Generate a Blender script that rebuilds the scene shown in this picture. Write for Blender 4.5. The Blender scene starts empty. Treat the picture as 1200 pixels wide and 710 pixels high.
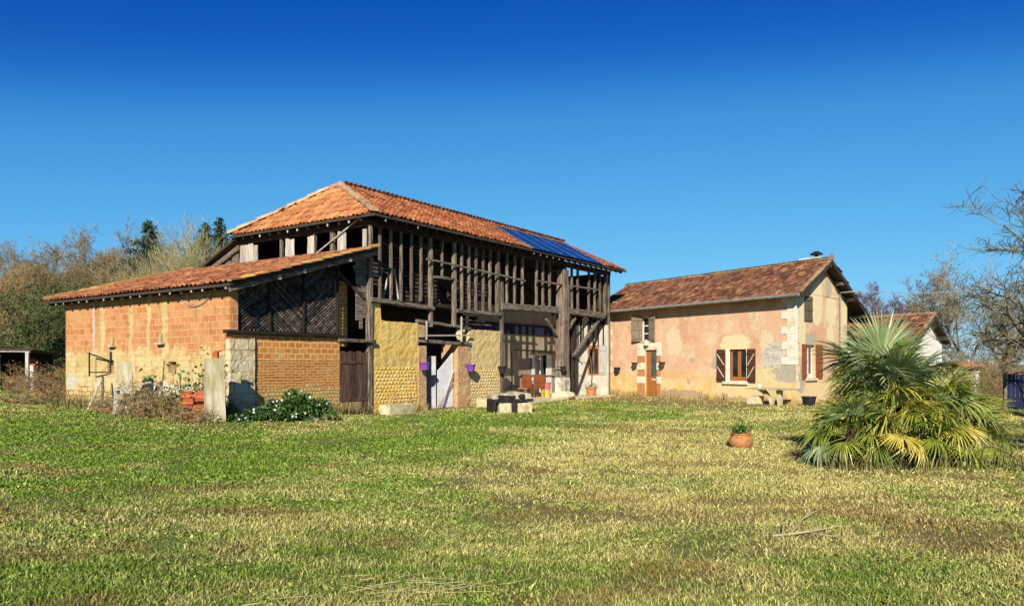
import bpy, math, random
import numpy as np
from mathutils import Vector, Matrix, noise as mnoise
R = math.radians
random.seed(7); rng = np.random.default_rng(7)
sc = bpy.context.scene
col = sc.collection

# ------------------------------------------------------------------ camera, sky, sun, exposure
F, CX, HY, EYE = 867.0, 600.0, 426.0, 1.5          # focal length / principal point in photo pixels (1200 wide), eye height
cam = bpy.data.cameras.new('camera'); camo = bpy.data.objects.new('camera', cam); col.objects.link(camo)
camo.location = (0, 0, EYE); camo.rotation_euler = (R(90), 0, 0)
cam.sensor_width = 36; cam.lens = 36 * F / 1200; cam.shift_y = (HY - 355) / 1200
cam.clip_end = 3000; cam.clip_start = 0.05
sc.camera = camo
SUN_EL, SUN_DIR = 27.0, (-0.135, -0.99)               # horizontal direction towards the sun
w = bpy.data.worlds.new('World'); sc.world = w; w.use_nodes = True
nt = w.node_tree; nt.nodes.clear()
sky = nt.nodes.new('ShaderNodeTexSky'); sky.sky_type = 'NISHITA'; sky.sun_disc = False
sky.sun_elevation = R(SUN_EL); sky.sun_rotation = math.atan2(SUN_DIR[0], SUN_DIR[1])
sky.altitude = 300; sky.air_density = 0.6; sky.dust_density = 0.0; sky.ozone_density = 4.0
k_dn = nt.nodes.new('ShaderNodeVectorMath'); k_dn.operation = 'SCALE'; k_dn.inputs['Scale'].default_value = 0.085
crv = nt.nodes.new('ShaderNodeRGBCurve')                 # deepens the sky's blue as the photograph's film curve does
for ci, pts_ in enumerate((((.061, .006), (.093, .058), (.2, .165), (.53, .40), (1, .8)), ((.119, .098), (.186, .31), (.376, .53), (.794, .76), (1, .86)), ((.26, .47), (.389, .72), (.693, .90), (1, .98)))):
    cu = crv.mapping.curves[ci]; cu.points[1].location = pts_[-1]
    for p_ in pts_[:-1]: cu.points.new(*p_)
crv.mapping.update()
k_up = nt.nodes.new('ShaderNodeVectorMath'); k_up.operation = 'SCALE'; k_up.inputs['Scale'].default_value = 1 / 0.085
bg = nt.nodes.new('ShaderNodeBackground'); bg.inputs['Strength'].default_value = 0.058
wo = nt.nodes.new('ShaderNodeOutputWorld')
nt.links.new(sky.outputs[0], k_dn.inputs[0]); nt.links.new(k_dn.outputs[0], crv.inputs['Color']); nt.links.new(crv.outputs[0], k_up.inputs[0])
nt.links.new(k_up.outputs[0], bg.inputs[0]); nt.links.new(bg.outputs[0], wo.inputs[0])
sl = bpy.data.lights.new('sun', 'SUN'); sl.energy = 4.9; sl.angle = R(0.5); sl.color = (1.0, 0.93, 0.8)
so = bpy.data.objects.new('sun', sl); col.objects.link(so)
sv = Vector((SUN_DIR[0] * math.cos(R(SUN_EL)), SUN_DIR[1] * math.cos(R(SUN_EL)), math.sin(R(SUN_EL))))
so.rotation_euler = sv.to_track_quat('Z', 'Y').to_euler()
so.location = (0, -10, 20)
sc.view_settings.view_transform = 'Standard'; sc.view_settings.look = 'None'
sc.view_settings.exposure = 0.55; sc.view_settings.gamma = 1.0; sc.view_settings.use_curve_mapping = False
sc.cycles.max_bounces = 6; sc.cycles.transparent_max_bounces = 6

# ------------------------------------------------------------------ helpers
def smooth(t):
    t = np.clip(t, 0, 1); return t * t * (3 - 2 * t)
def terrain(x, y):
    x = np.asarray(x, float); y = np.asarray(y, float)
    z = 0.22 * smooth((-x - 3) / 5) * smooth((y - 12) / 6)
    z = z + smooth((y - 40) / 60) * smooth((-x - 4) / 25) * 5.0
    z = z + 0.02 * np.sin(x * .9 + 1.3) * np.sin(y * .7) * smooth((24 - y) / 8)
    return z
def tz(x, y): return float(terrain(x, y))
def gpt(X, Y):
    "ground point seen at photo pixel X, Y"
    z = 0.0
    for _ in range(4):
        D = (EYE - z) * F / (Y - HY); x = (X - CX) / F * D; z = tz(x, D)
    return Vector((x, D, z))
def apt(X, Y, D): return Vector(((X - CX) / F * D, D, EYE + (HY - Y) * D / F))
def online(O, d, X, Y):
    "distance along the ground line O + t d, and height, of photo pixel X, Y in the upright plane over it"
    rx = (X - CX) / F
    t = (rx * O[1] - O[0]) / (d[0] - rx * d[1]); D = O[1] + t * d[1]
    return t, EYE + (HY - Y) * D / F

def tag(o, label=None, cat=None, group=None, kind=None):
    if label: o['label'] = label
    if cat: o['category'] = cat
    if group: o['group'] = group
    if kind: o['kind'] = kind
    return o
def empty(name, loc=(0, 0, 0), rz=0, label=None, cat=None, group=None):
    o = bpy.data.objects.new(name, None); col.objects.link(o); o.location = loc; o.rotation_euler = (0, 0, rz)
    o.empty_display_size = .2
    return tag(o, label, cat, group)
def copy_tree(o, parent=None):
    c = o.copy(); col.objects.link(c)
    if parent: c.parent = parent
    for ch in list(o.children): copy_tree(ch, c)
    return c
def put(me, name, mat, parent=None, smooth_sh=False):
    o = bpy.data.objects.new(name, me); col.objects.link(o)
    if mat: me.materials.append(mat)
    if parent: o.parent = parent
    if smooth_sh: me.polygons.foreach_set('use_smooth', [True] * len(me.polygons))
    return o
def np_mesh(name, v, f, attrs=None):
    v = np.asarray(v, np.float32); f = np.asarray(f, np.int32); k = f.shape[1]
    me = bpy.data.meshes.new(name)
    me.vertices.add(len(v)); me.vertices.foreach_set('co', v.ravel())
    me.loops.add(f.size); me.loops.foreach_set('vertex_index', f.ravel())
    me.polygons.add(len(f)); me.polygons.foreach_set('loop_start', np.arange(0, f.size, k, dtype=np.int32))
    me.polygons.foreach_set('loop_total', np.full(len(f), k, np.int32))
    me.update(calc_edges=True)
    for n, (dom, val) in (attrs or {}).items():
        a = me.attributes.new(n, 'FLOAT', dom); a.data.foreach_set('value', np.asarray(val, np.float32))
    me.validate()
    return me

class MB:
    def __init__(s): s.v = []; s.f = []; s.t = []
    def add(s, vs, fs, tint=0.5):
        b = len(s.v); s.v += [tuple(p) for p in vs]; s.f += [tuple(i + b for i in q) for q in fs]; s.t += [tint] * len(fs)
    def box(s, x0, x1, y0, y1, z0, z1, tint=.5, j=0):
        r = lambda: random.uniform(-j, j) if j else 0
        vs = [(x + r(), y + r(), z + r()) for z in (z0, z1) for y in (y0, y1) for x in (x0, x1)]
        s.add(vs, [(0, 2, 3, 1), (4, 5, 7, 6), (0, 1, 5, 4), (2, 6, 7, 3), (0, 4, 6, 2), (1, 3, 7, 5)], tint)
    def beam(s, p0, p1, w, d, seg=1, j=0, up=(0, 0, 1), tw=1.0, tint=None):
        p0, p1 = Vector(p0), Vector(p1); a = (p1 - p0).normalized(); up = Vector(up)
        if abs(a.dot(up)) > .95: up = Vector((0, 1, 0))
        x = a.cross(up).normalized(); y = x.cross(a).normalized()
        vs = []; fs = []
        for i in range(seg + 1):
            t = i / seg; c = p0.lerp(p1, t) + x * random.uniform(-j, j) + y * random.uniform(-j, j)
            k = 1 + (tw - 1) * t
            ww, dd = w * k * random.uniform(1 - 6 * j, 1 + 6 * j) / 2, d * k * random.uniform(1 - 6 * j, 1 + 6 * j) / 2
            ch = .22 * min(ww, dd)
            for sx, sy in ((-ww + ch, -dd), (ww - ch, -dd), (ww, -dd + ch), (ww, dd - ch), (ww - ch, dd), (-ww + ch, dd), (-ww, dd - ch), (-ww, -dd + ch)):
                vs.append(c + x * sx + y * sy)
        for i in range(seg):
            for q in range(8):
                A, B = i * 8 + q, i * 8 + (q + 1) % 8
                fs.append((A, B, B + 8, A + 8))
        fs.append(tuple(range(7, -1, -1))); fs.append(tuple(seg * 8 + q for q in range(8)))
        s.add(vs, fs, random.random() if tint is None else tint)
    def tube(s, pts, rad, n=8, caps=True, tint=.5):
        pts = [Vector(p) for p in pts]; vs = []; fs = []
        if not isinstance(rad, (list, tuple)): rad = [rad] * len(pts)
        x = None
        for i, p in enumerate(pts):
            a = (pts[min(i + 1, len(pts) - 1)] - pts[max(i - 1, 0)]).normalized()
            if x is None:
                x = a.cross(Vector((0, 0, 1)) if abs(a.z) < .9 else Vector((1, 0, 0))).normalized()
            x = (x - a * x.dot(a)).normalized(); y = a.cross(x)
            for q in range(n):
                th = 2 * math.pi * q / n; vs.append(p + (x * math.cos(th) + y * math.sin(th)) * rad[i])
        for i in range(len(pts) - 1):
            for q in range(n):
                A, B = i * n + q, i * n + (q + 1) % n; fs.append((A, B, B + n, A + n))
        if caps: fs.append(tuple(range(n - 1, -1, -1))); fs.append(tuple((len(pts) - 1) * n + q for q in range(n)))
        s.add(vs, fs, tint)
    def lathe(s, prof, c=(0, 0, 0), n=24, sx=1, sy=1, tint=.5):
        vs = []; fs = []
        for r, z in prof:
            for q in range(n):
                th = 2 * math.pi * q / n; vs.append((c[0] + r * math.cos(th) * sx, c[1] + r * math.sin(th) * sy, c[2] + z))
        for i in range(len(prof) - 1):
            for q in range(n):
                A, B = i * n + q, i * n + (q + 1) % n; fs.append((A, B, B + n, A + n))
        fs.append(tuple(range(n - 1, -1, -1))); fs.append(tuple((len(prof) - 1) * n + q for q in range(n)))
        s.add(vs, fs, tint)
    def blob(s, c, rx, ry, rz, n=8, m=5, j=.15, tint=None):
        vs = [(c[0], c[1], c[2] - rz)]; fs = []
        for i in range(1, m):
            ph = math.pi * i / m - math.pi / 2
            for q in range(n):
                th = 2 * math.pi * q / n; k = random.uniform(1 - j, 1 + j)
                vs.append((c[0] + rx * math.cos(ph) * math.cos(th) * k, c[1] + ry * math.cos(ph) * math.sin(th) * k, c[2] + rz * math.sin(ph) * k))
        vs.append((c[0], c[1], c[2] + rz)); L = len(vs) - 1
        for q in range(n):
            fs.append((0, 1 + (q + 1) % n, 1 + q)); fs.append((L, L - n + q, L - n + (q + 1) % n))
        for i in range(m - 2):
            for q in range(n):
                A, B = 1 + i * n + q, 1 + i * n + (q + 1) % n; fs.append((A, B, B + n, A + n))
        s.add(vs, fs, random.random() if tint is None else tint)
    def prism(s, poly, y0, y1, fn=None):
        "polygon in (x, z) extruded from y0 to y1"
        n = len(poly); vs = [(p[0], y0, p[1]) for p in poly] + [(p[0], y1, p[1]) for p in poly]
        if fn: vs = [fn(*p) for p in vs]
        s.add(vs, [tuple(range(n)), tuple(range(2 * n - 1, n - 1, -1))] + [(i, i + n, (i + 1) % n + n, (i + 1) % n) for i in range(n)])
    def wall(s, us, zs, holes, y0, y1, fn=lambda u, y, z: (u, y, z)):
        "rectangular wall with rectangular holes [(u0,u1,z0,z1)], no hidden faces"
        U = sorted(set(us) | {h[0] for h in holes} | {h[1] for h in holes}); Z = sorted(set(zs) | {h[2] for h in holes} | {h[3] for h in holes})
        U = [u for u in U if us[0] <= u <= us[-1]]; Z = [z for z in Z if zs[0] <= z <= zs[-1]]
        def solid(i, k):
            if i < 0 or k < 0 or i >= len(U) - 1 or k >= len(Z) - 1: return False
            u, z = (U[i] + U[i + 1]) / 2, (Z[k] + Z[k + 1]) / 2
            return not any(h[0] < u < h[1] and h[2] < z < h[3] for h in holes)
        for i in range(len(U) - 1):
            for k in range(len(Z) - 1):
                if not solid(i, k): continue
                a, b, c, d = U[i], U[i + 1], Z[k], Z[k + 1]
                q = lambda *ps: s.add([fn(*p) for p in ps], [(0, 1, 2, 3)])
                q((a, y0, c), (b, y0, c), (b, y0, d), (a, y0, d)); q((b, y1, c), (a, y1, c), (a, y1, d), (b, y1, d))
                if not solid(i - 1, k): q((a, y1, c), (a, y0, c), (a, y0, d), (a, y1, d))
                if not solid(i + 1, k): q((b, y0, c), (b, y1, c), (b, y1, d), (b, y0, d))
                if not solid(i, k - 1): q((a, y1, c), (b, y1, c), (b, y0, c), (a, y0, c))
                if not solid(i, k + 1): q((a, y0, d), (b, y0, d), (b, y1, d), (a, y1, d))
    def build(s, name, mat, parent=None, sm=False):
        me = bpy.data.meshes.new(name); me.from_pydata(s.v, [], s.f)
        a = me.attributes.new('tint', 'FLOAT', 'FACE'); a.data.foreach_set('value', s.t)
        me.update()
        uv = me.uv_layers.new(name='uv'); V = me.vertices
        for p in me.polygons:                                   # box projection in metres
            n = p.normal; ax = max(range(3), key=lambda i: abs(n[i]))
            for li in p.loop_indices:
                c = V[me.loops[li].vertex_index].co
                uv.data[li].uv = (c.y, c.z) if ax == 0 else (c.x, c.z) if ax == 1 else (c.x, c.y)
        return put(me, name, mat, parent, sm)

def rough_wall(name, mat, parent, u0, u1, z0, top, s0, thick, amp=.03, step=.06, pebbles=None, pb=None):
    "old earth wall with an uneven face and a ragged top; top is a function of u"
    b = MB(); nu = max(2, int((u1 - u0) / step)); nz = max(3, int((top((u0 + u1) / 2) - z0) / step))
    vs = []; fs = []
    for i in range(nu + 1):
        u = u0 + (u1 - u0) * i / nu; tp = top(u)
        for k in range(nz + 1):
            z = z0 + (tp - z0) * k / nz
            d = amp * .6 * mnoise.fractal(Vector((u * 5, z * 5, s0 * 7)), .6, 2.2, 5)
            vs.append((u, s0 - d, z))
    W = nz + 1
    for i in range(nu):
        for k in range(nz): fs.append((i * W + k, (i + 1) * W + k, (i + 1) * W + k + 1, i * W + k + 1))
    n0 = len(vs)
    for i in range(nu + 1):
        u = u0 + (u1 - u0) * i / nu; vs.append((u, s0 + thick, z0)); vs.append((u, s0 + thick, top(u)))
    for i in range(nu):
        a = n0 + 2 * i
        fs.append((a + 2, a, a + 1, a + 3)); fs.append((i * W + nz, (i + 1) * W + nz, a + 3, a + 1))
    fs.append(tuple([n0, n0 + 1] + [k for k in range(nz, -1, -1)]))
    e = nu * W; fs.append(tuple([e + k for k in range(nz + 1)] + [n0 + 2 * nu + 1, n0 + 2 * nu]))
    b.add(vs, fs)
    if pebbles:
        for (a0, a1, c0, c1, dz, du) in pebbles:
            z = c0; r = 0
            while z < c1:
                u = a0 + (r % 2) * du / 2
                while u < a1:
                    if random.random() < .93 and z < top(u) - .08:
                        b.blob((u + random.uniform(-.012, .012), s0 + .008, z + random.uniform(-.01, .01)), du * .43, .036, dz * .40, 7, 4, .12)
                    u += du * random.uniform(.9, 1.1)
                z += dz; r += 1
    return b.build(name, mat, parent)

def tile_roof(name, mat, parent, P0, U, W, lu, lw, inside=lambda u, w: True, tw=.2, tl=.36, amp=.055, lift=.03, under=None, um=None):
    "courses of separate curved clay tiles on a sloping plane: P0 eave start, U along the eave, W up the slope"
    P0, U, W = Vector(P0), Vector(U).normalized(), Vector(W).normalized(); N = U.cross(W).normalized()
    if N.z < 0: N = -N
    nc, nr = int(round(lu / tw)), int(round(lw / tl)); K = 6
    V = []; Fc = []; T = []
    P, Un, Wn, Nn = (np.array(q) for q in (P0, U, W, N))
    x = np.linspace(0, 1, K + 1); prof = amp * (np.sin(np.pi * np.clip((x - .12) / .76, 0, 1)) ** .8)
    for r in range(nr):
        sag = random.uniform(-.012, .012)
        for c in range(nc):
            if not inside((c + .5) * tw, (r + .5) * tl): continue
            j = rng.normal(0, .012, 4); sk = rng.normal(0, .01)
            u = c * tw + x * tw + j[0] * .6
            w0 = r * tl + j[1] * 1.6 + sag; w1 = (r + 1) * tl + .05
            h0 = prof + lift + j[2] * .5; h1 = prof * .9 + j[3] * .2
            b = len(V) * (K + 1)
            a = P + np.outer(u + sk, Un) + w0 * Wn + np.outer(h0, Nn)
            d = P + np.outer(u, Un) + w1 * Wn + np.outer(h1, Nn)
            e = a - .028 * Nn + .01 * Wn
            V += [a, d, e]
            for q in range(K):
                Fc.append((b + q, b + q + 1, b + K + 1 + q + 1, b + K + 1 + q)); Fc.append((b + 2 * (K + 1) + q, b + 2 * (K + 1) + q + 1, b + q + 1, b + q))
            T += [rng.random()] * (2 * K)
    me = np_mesh(name, np.concatenate(V), np.array(Fc), {'tint': ('FACE', T)})
    return put(me, name, mat, parent)

def ridge_tiles(b, p0, p1, r=.11, L=.38):
    p0, p1 = Vector(p0), Vector(p1); n = max(2, int((p1 - p0).length / L)); a = (p1 - p0).normalized()
    x = a.cross(Vector((0, 0, 1))).normalized(); y = x.cross(a)
    for i in range(n):
        A = p0.lerp(p1, i / n); B = p0.lerp(p1, (i + 1) / n) + a * .04; vs = []
        jr = random.uniform(.9, 1.1); jz = random.uniform(-.01, .015)
        for P, rr, dz in ((A, r * jr, .02), (B, r * .88 * jr, 0)):
            for q in range(7):
                th = math.pi * (q / 6) * 1.1 - .05 * math.pi
                vs.append(P + x * math.cos(th) * rr + y * (math.sin(th) * rr * .9 + dz + jz))
        b.add(vs, [(q, q + 1, q + 8, q + 7) for q in range(6)] + [tuple(range(6, -1, -1))], random.random())

# ------------------------------------------------------------------ materials
class NT:
    def __init__(s, name):
        s.m = bpy.data.materials.new(name); s.m.use_nodes = True; s.t = s.m.node_tree
        s.b = s.t.nodes['Principled BSDF']; s.tc = s.n('ShaderNodeTexCoord')
        s.b.inputs['Specular IOR Level'].default_value = .25
    def n(s, ty, **kw):
        nd = s.t.nodes.new(ty)
        for k, v in kw.items(): setattr(nd, k, v)
        return nd
    def l(s, a, b): s.t.links.new(a, b)
    def setin(s, nd, i, v):
        if isinstance(v, (int, float)): nd.inputs[i].default_value = v
        elif isinstance(v, (tuple, list)): nd.inputs[i].default_value = tuple(v) + ((1,) if len(v) == 3 and nd.inputs[i].type == 'RGBA' else ())
        else: s.l(v, nd.inputs[i])
    def noise(s, sc_=3, det=5, st=(1, 1, 1), co='Object', rough=.6, dist=0):
        mp = s.n('ShaderNodeMapping'); mp.inputs['Scale'].default_value = st
        s.l(s.tc.outputs[co], mp.inputs[0]); n = s.n('ShaderNodeTexNoise')
        n.inputs['Scale'].default_value = sc_; n.inputs['Detail'].default_value = det; n.inputs['Roughness'].default_value = rough
        n.inputs['Distortion'].default_value = dist
        s.l(mp.outputs[0], n.inputs[0]); return n.outputs[0]
    def rng(s, v, a, b, c=0., d=1.):
        n = s.n('ShaderNodeMapRange'); s.setin(n, 0, v)
        for i, q in enumerate((a, b, c, d)): n.inputs[i + 1].default_value = q
        return n.outputs[0]
    def math(s, op, a, b=0.):
        n = s.n('ShaderNodeMath', operation=op); s.setin(n, 0, a); s.setin(n, 1, b); return n.outputs[0]
    def mix(s, f, a, b, mode='MIX'):
        n = s.n('ShaderNodeMix', data_type='RGBA', blend_type=mode); s.setin(n, 0, f); s.setin(n, 6, a); s.setin(n, 7, b); return n.outputs[2]
    def attr(s, name): return s.n('ShaderNodeAttribute', attribute_name=name).outputs['Fac']
    def island(s): return s.n('ShaderNodeNewGeometry').outputs['Random Per Island']
    def objr(s): return s.n('ShaderNodeObjectInfo').outputs['Random']
    def val(s, colr, fac, lo, hi):
        n = s.n('ShaderNodeHueSaturation'); s.setin(n, 'Color', colr); s.setin(n, 'Value', s.rng(fac, 0, 1, lo, hi)); return n.outputs[0]
    def ell(s, cx, cy, rx, ry, nz=None, amt=.25, soft=.12, co='UV'):
        mp = s.n('ShaderNodeMapping'); mp.inputs['Location'].default_value = (-cx / rx, -cy / ry, 0); mp.inputs['Scale'].default_value = (1 / rx, 1 / ry, 0)
        s.l(s.tc.outputs[co], mp.inputs[0]); ln = s.n('ShaderNodeVectorMath', operation='LENGTH'); s.l(mp.outputs[0], ln.inputs[0])
        d = ln.outputs['Value']
        if nz is not None: d = s.math('ADD', d, s.rng(nz, .25, .75, -amt, amt))
        return s.rng(d, 1 - soft, 1 + soft, 1, 0)
    def uv(s):
        x = s.n('ShaderNodeSeparateXYZ'); s.l(s.tc.outputs['UV'], x.inputs[0]); return x.outputs[0], x.outputs[1]
    def brick(s, c1, c2, mort, bw, bh, ms=.012, off=.5, wob=.012):
        mp = s.n('ShaderNodeVectorMath', operation='ADD'); s.l(s.tc.outputs['UV'], mp.inputs[0])
        nn = s.n('ShaderNodeTexNoise'); nn.inputs['Scale'].default_value = 4; s.l(s.tc.outputs['UV'], nn.inputs[0])
        sb = s.n('ShaderNodeVectorMath', operation='SCALE'); sb.inputs['Scale'].default_value = wob * 2
        s.l(nn.outputs['Color'], sb.inputs[0]); s.l(sb.outputs[0], mp.inputs[1])
        b = s.n('ShaderNodeTexBrick'); b.offset = off; s.l(mp.outputs[0], b.inputs[0])
        s.setin(b, 'Color1', c1); s.setin(b, 'Color2', c2); s.setin(b, 'Mortar', mort)
        b.inputs['Scale'].default_value = 1; b.inputs['Brick Width'].default_value = bw; b.inputs['Row Height'].default_value = bh
        b.inputs['Mortar Size'].default_value = ms; b.inputs['Mortar Smooth'].default_value = .3
        return b.outputs['Color'], b.outputs['Fac']
    def out(s, c, rough=.85, bump=None, bs=.4, bd=.02, spec=None):
        s.setin(s.b, 'Base Color', c); s.setin(s.b, 'Roughness', rough)
        if spec is not None: s.b.inputs['Specular IOR Level'].default_value = spec
        if bump is not None:
            n = s.n('ShaderNodeBump'); n.inputs['Strength'].default_value = bs; n.inputs['Distance'].default_value = bd
            s.l(bump, n.inputs['Height']); s.l(n.outputs[0], s.b.inputs['Normal'])
        return s.m

def mk(name, c1, c2, scale=4, st=(1, 1, 1), rough=.85, bs=.4, bd=.015, c3=None, s3=.7, tint=None, island=None, objr=None, spec=None, lo=.38, hi=.62, bscale=None):
    s = NT(name); n = s.noise(scale, 6, st)
    c = s.mix(s.rng(n, lo, hi), c1, c2)
    if c3: c = s.mix(s.rng(s.noise(s3, 4), .5, .68), c, c3)
    if tint: c = s.val(c, s.attr('tint'), *tint)
    if island: c = s.val(c, s.island(), *island)
    if objr: c = s.val(c, s.objr(), *objr)
    return s.out(c, rough, s.noise(bscale or scale * 5, 5, st) if bs else None, bs, bd, spec)

M = {}
M['post'] = mk('weathered grey post', (.03, .021, .015), (.32, .25, .18), 2.2, (14, 14, 1.1), bs=.8, tint=(.65, 1.25), lo=.36, hi=.68)
M['beam'] = mk('weathered beam', (.035, .026, .02), (.27, .22, .165), 2.5, (1.2, 14, 14), bs=.7)
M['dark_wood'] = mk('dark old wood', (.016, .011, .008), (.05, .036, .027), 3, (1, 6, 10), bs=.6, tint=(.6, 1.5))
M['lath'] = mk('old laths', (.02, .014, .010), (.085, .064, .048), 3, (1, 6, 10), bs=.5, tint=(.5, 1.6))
M['lattice'] = mk('dark lath', (.022, .017, .013), (.145, .115, .09), 9, bs=.4, tint=(.4, 1.8))
M['pale_wood'] = mk('bleached planks', (.28, .24, .19), (.62, .56, .48), 2, (20, 20, 1), bs=.5, tint=(.7, 1.15))
M['gate_wood'] = mk('gate planks', (.025, .014, .009), (.15, .085, .055), 2.4, (16, 16, .9), bs=.7, tint=(.6, 1.4))
M['gate_pale'] = mk('pale gate plank', (.25, .18, .08), (.46, .36, .18), 2, (16, 16, 1), bs=.6)
M['earth_floor'] = mk('packed earth', (.22, .16, .09), (.34, .27, .16), 3, bs=.4)
def roofmat(name, a, b, c, lich, l_lo=.52, l_hi=.7, lo=.55, hi=1.3):
    s = NT(name); t = s.attr('tint')
    cc = s.mix(s.rng(t, .15, .85), a, b); cc = s.mix(s.rng(s.noise(1.3, 4), .45, .62), cc, c)
    cc = s.mix(s.math('MULTIPLY', s.rng(s.noise(2.2, 6, rough=.7), l_lo, l_hi), .75), cc, lich)
    h = s.n('ShaderNodeMath', operation='FRACT'); s.l(s.math('MULTIPLY', t, 7.31), h.inputs[0])
    cc = s.mix(s.math('MULTIPLY', s.rng(s.noise(.8, 7, rough=.75), .52, .66), .5), cc, (.12, .07, .04))
    cc = s.val(cc, h.outputs[0], lo, hi)
    cc = s.val(cc, s.noise(14, 4), .6, 1.35)
    return s.out(cc, .9, s.noise(40, 4), .35, .01)
M['tile_orange'] = roofmat('orange clay tiles', (.36, .10, .032), (.50, .18, .07), (.28, .078, .028), (.46, .3, .15))
M['tile_hip'] = roofmat('lichened clay tiles', (.42, .15, .05), (.52, .22, .09), (.37, .13, .05), (.42, .27, .09), .48, .72, .7, 1.2)
M['tile_annex'] = roofmat('shed clay tiles', (.27, .092, .04), (.36, .15, .068), (.21, .066, .03), (.40, .27, .07), .56, .72)
M['tile_brown'] = roofmat('brown flat tiles', (.16, .062, .03), (.25, .115, .058), (.13, .053, .03), (.38, .26, .16), .56, .72, .45, 1.6)
M['ridge'] = mk('ridge tiles', (.38, .20, .10), (.52, .36, .23), 3, tint=(.7, 1.15), c3=(.36, .26, .11))
M['ridge_brown'] = mk('brown ridge tiles', (.24, .12, .07), (.4, .26, .15), 3, tint=(.7, 1.15), c3=(.28, .2, .09))
M['tile_edge'] = mk('mossy edge tiles', (.34, .14, .05), (.46, .24, .10), 3, tint=(.6, 1.2), c3=(.50, .36, .08))
M['deck'] = mk('roof boards', (.03, .022, .016), (.08, .058, .042), 3, (1, 8, 8), bs=.3)

def shed_wall():
    s = NT('hollow block wall'); u, v = s.uv(); nz = s.noise(1.6, 6, co='UV'); n2 = s.noise(9, 6, co='UV')
    c, f = s.brick((.41, .145, .05), (.53, .245, .10), (.56, .39, .18), .31, .172, .011, wob=.035)
    c = s.mix(s.math('MULTIPLY', s.rng(s.noise(1.1, 6, co='UV', rough=.7), .5, .66), .7), c, (.50, .29, .115))
    c = s.mix(s.math('MULTIPLY', s.rng(s.noise(2.3, 6, (2.5, .5, 1), co='UV', rough=.7), .54, .7), .6), c, (.25, .10, .04))
    cr = s.mix(s.rng(nz, .35, .65), (.47, .34, .13), (.58, .46, .23)); cr = s.mix(s.rng(s.noise(3.3, 6, co='UV'), .52, .66), cr, (.40, .24, .075))
    st, sf = s.brick((.42, .29, .105), (.56, .42, .18), (.24, .15, .05), .34, .15, .02, wob=.07)
    lowm = s.rng(s.math('ADD', v, s.rng(nz, .3, .7, -.3, .3)), .75, .95, 1, 0)
    cr = s.mix(lowm, cr, st)
    top = s.rng(s.math('ADD', v, s.rng(s.noise(3, 6, co='UV', rough=.7), .3, .7, -.32, .32)), 1.80, 1.93, 1, 0)
    for (a, wd) in ((6.2, .10), (4.6, .07), (2.9, .12), (3.7, .06)):                    # mortar runs between the piers
        m = s.rng(s.math('ABSOLUTE', s.math('SUBTRACT', s.math('ADD', u, s.rng(nz, .3, .7, -.1, .1)), a)), wd, wd + .05, .85, 0)
        top = s.math('MAXIMUM', top, m)
    c = s.mix(top, c, cr)
    c = s.mix(s.ell(6.7, 2.6, .06, 1.0, nz, .3), c, (.42, .40, .35)); c = s.mix(s.ell(8.0, .95, .4, .25, nz, .8), c, (.46, .43, .35))
    c = s.mix(s.ell(2.7, .75, 1.4, .2, nz, .8), c, (.58, .53, .40))
    c = s.val(c, n2, .78, 1.2)
    h = s.math('ADD', s.math('MULTIPLY', s.mix(top, f, sf), -.6), n2)
    return s.out(c, .92, h, .7, .02)
M['shed_wall'] = shed_wall()
def front_brick():
    s = NT('red brick and cobble wall'); u, v = s.uv(); nz = s.noise(1.8, 6, co='UV'); n2 = s.noise(9, 6, co='UV')
    a, fa = s.brick((.50, .155, .035), (.60, .24, .06), (.66, .48, .18), .25, .15, .018, wob=.03)
    b, fb = s.brick((.38, .11, .028), (.54, .21, .06), (.60, .42, .15), .25, .075, .012, wob=.03)
    g, fg = s.brick((.52, .36, .12), (.62, .45, .17), (.30, .17, .05), .12, .10, .014, wob=.04)
    m1 = s.rng(s.math('ADD', v, s.rng(nz, .3, .7, -.1, .1)), 1.58, 1.62, 0, 1); m2 = s.rng(s.math('ADD', v, s.rng(nz, .3, .7, -.12, .12)), .84, .9, 0, 1)
    c = s.mix(m2, g, s.mix(m1, b, a)); f = s.mix(m2, fg, s.mix(m1, fb, fa))
    c = s.mix(s.math('MULTIPLY', s.rng(s.noise(2.6, 6, co='UV'), .58, .7), .6), c, (.62, .46, .2))
    c = s.val(c, n2, .75, 1.2)
    return s.out(c, .92, s.math('ADD', s.math('MULTIPLY', f, -1), n2), .8, .025)
M['front_brick'] = front_brick()
def pier_brick():
    s = NT('pier brick'); n2 = s.noise(9, 6, co='UV')
    c, f = s.brick((.36, .13, .06), (.52, .26, .12), (.55, .42, .22), .22, .06, .014, wob=.03)
    c = s.mix(s.rng(s.noise(2.4, 6, co='UV'), .5, .66), c, (.58, .42, .2)); c = s.val(c, n2, .75, 1.2)
    return s.out(c, .92, s.math('ADD', s.math('MULTIPLY', f, -1), n2), .8, .02)
M['pier_brick'] = pier_brick()
def stone_block():
    s = NT('pale stone blocks'); n2 = s.noise(9, 6, co='UV')
    c, f = s.brick((.52, .42, .22), (.66, .56, .34), (.36, .27, .12), .42, .27, .016, wob=.05)
    c = s.mix(s.rng(s.noise(2.4, 6, co='UV'), .45, .62), c, (.62, .53, .34)); c = s.mix(s.rng(s.noise(3.4, 6, co='UV'), .57, .68), c, (.46, .33, .13)); c = s.val(c, n2, .7, 1.2)
    return s.out(c, .92, s.math('ADD', s.math('MULTIPLY', f, -.8), n2), .9, .025)
M['stone_block'] = stone_block()
M['adobe'] = mk('yellow earth wall', (.60, .385, .085), (.68, .49, .17), 2.5, bs=.7, bd=.03, c3=(.52, .36, .12), s3=1.7, bscale=14)
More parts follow.
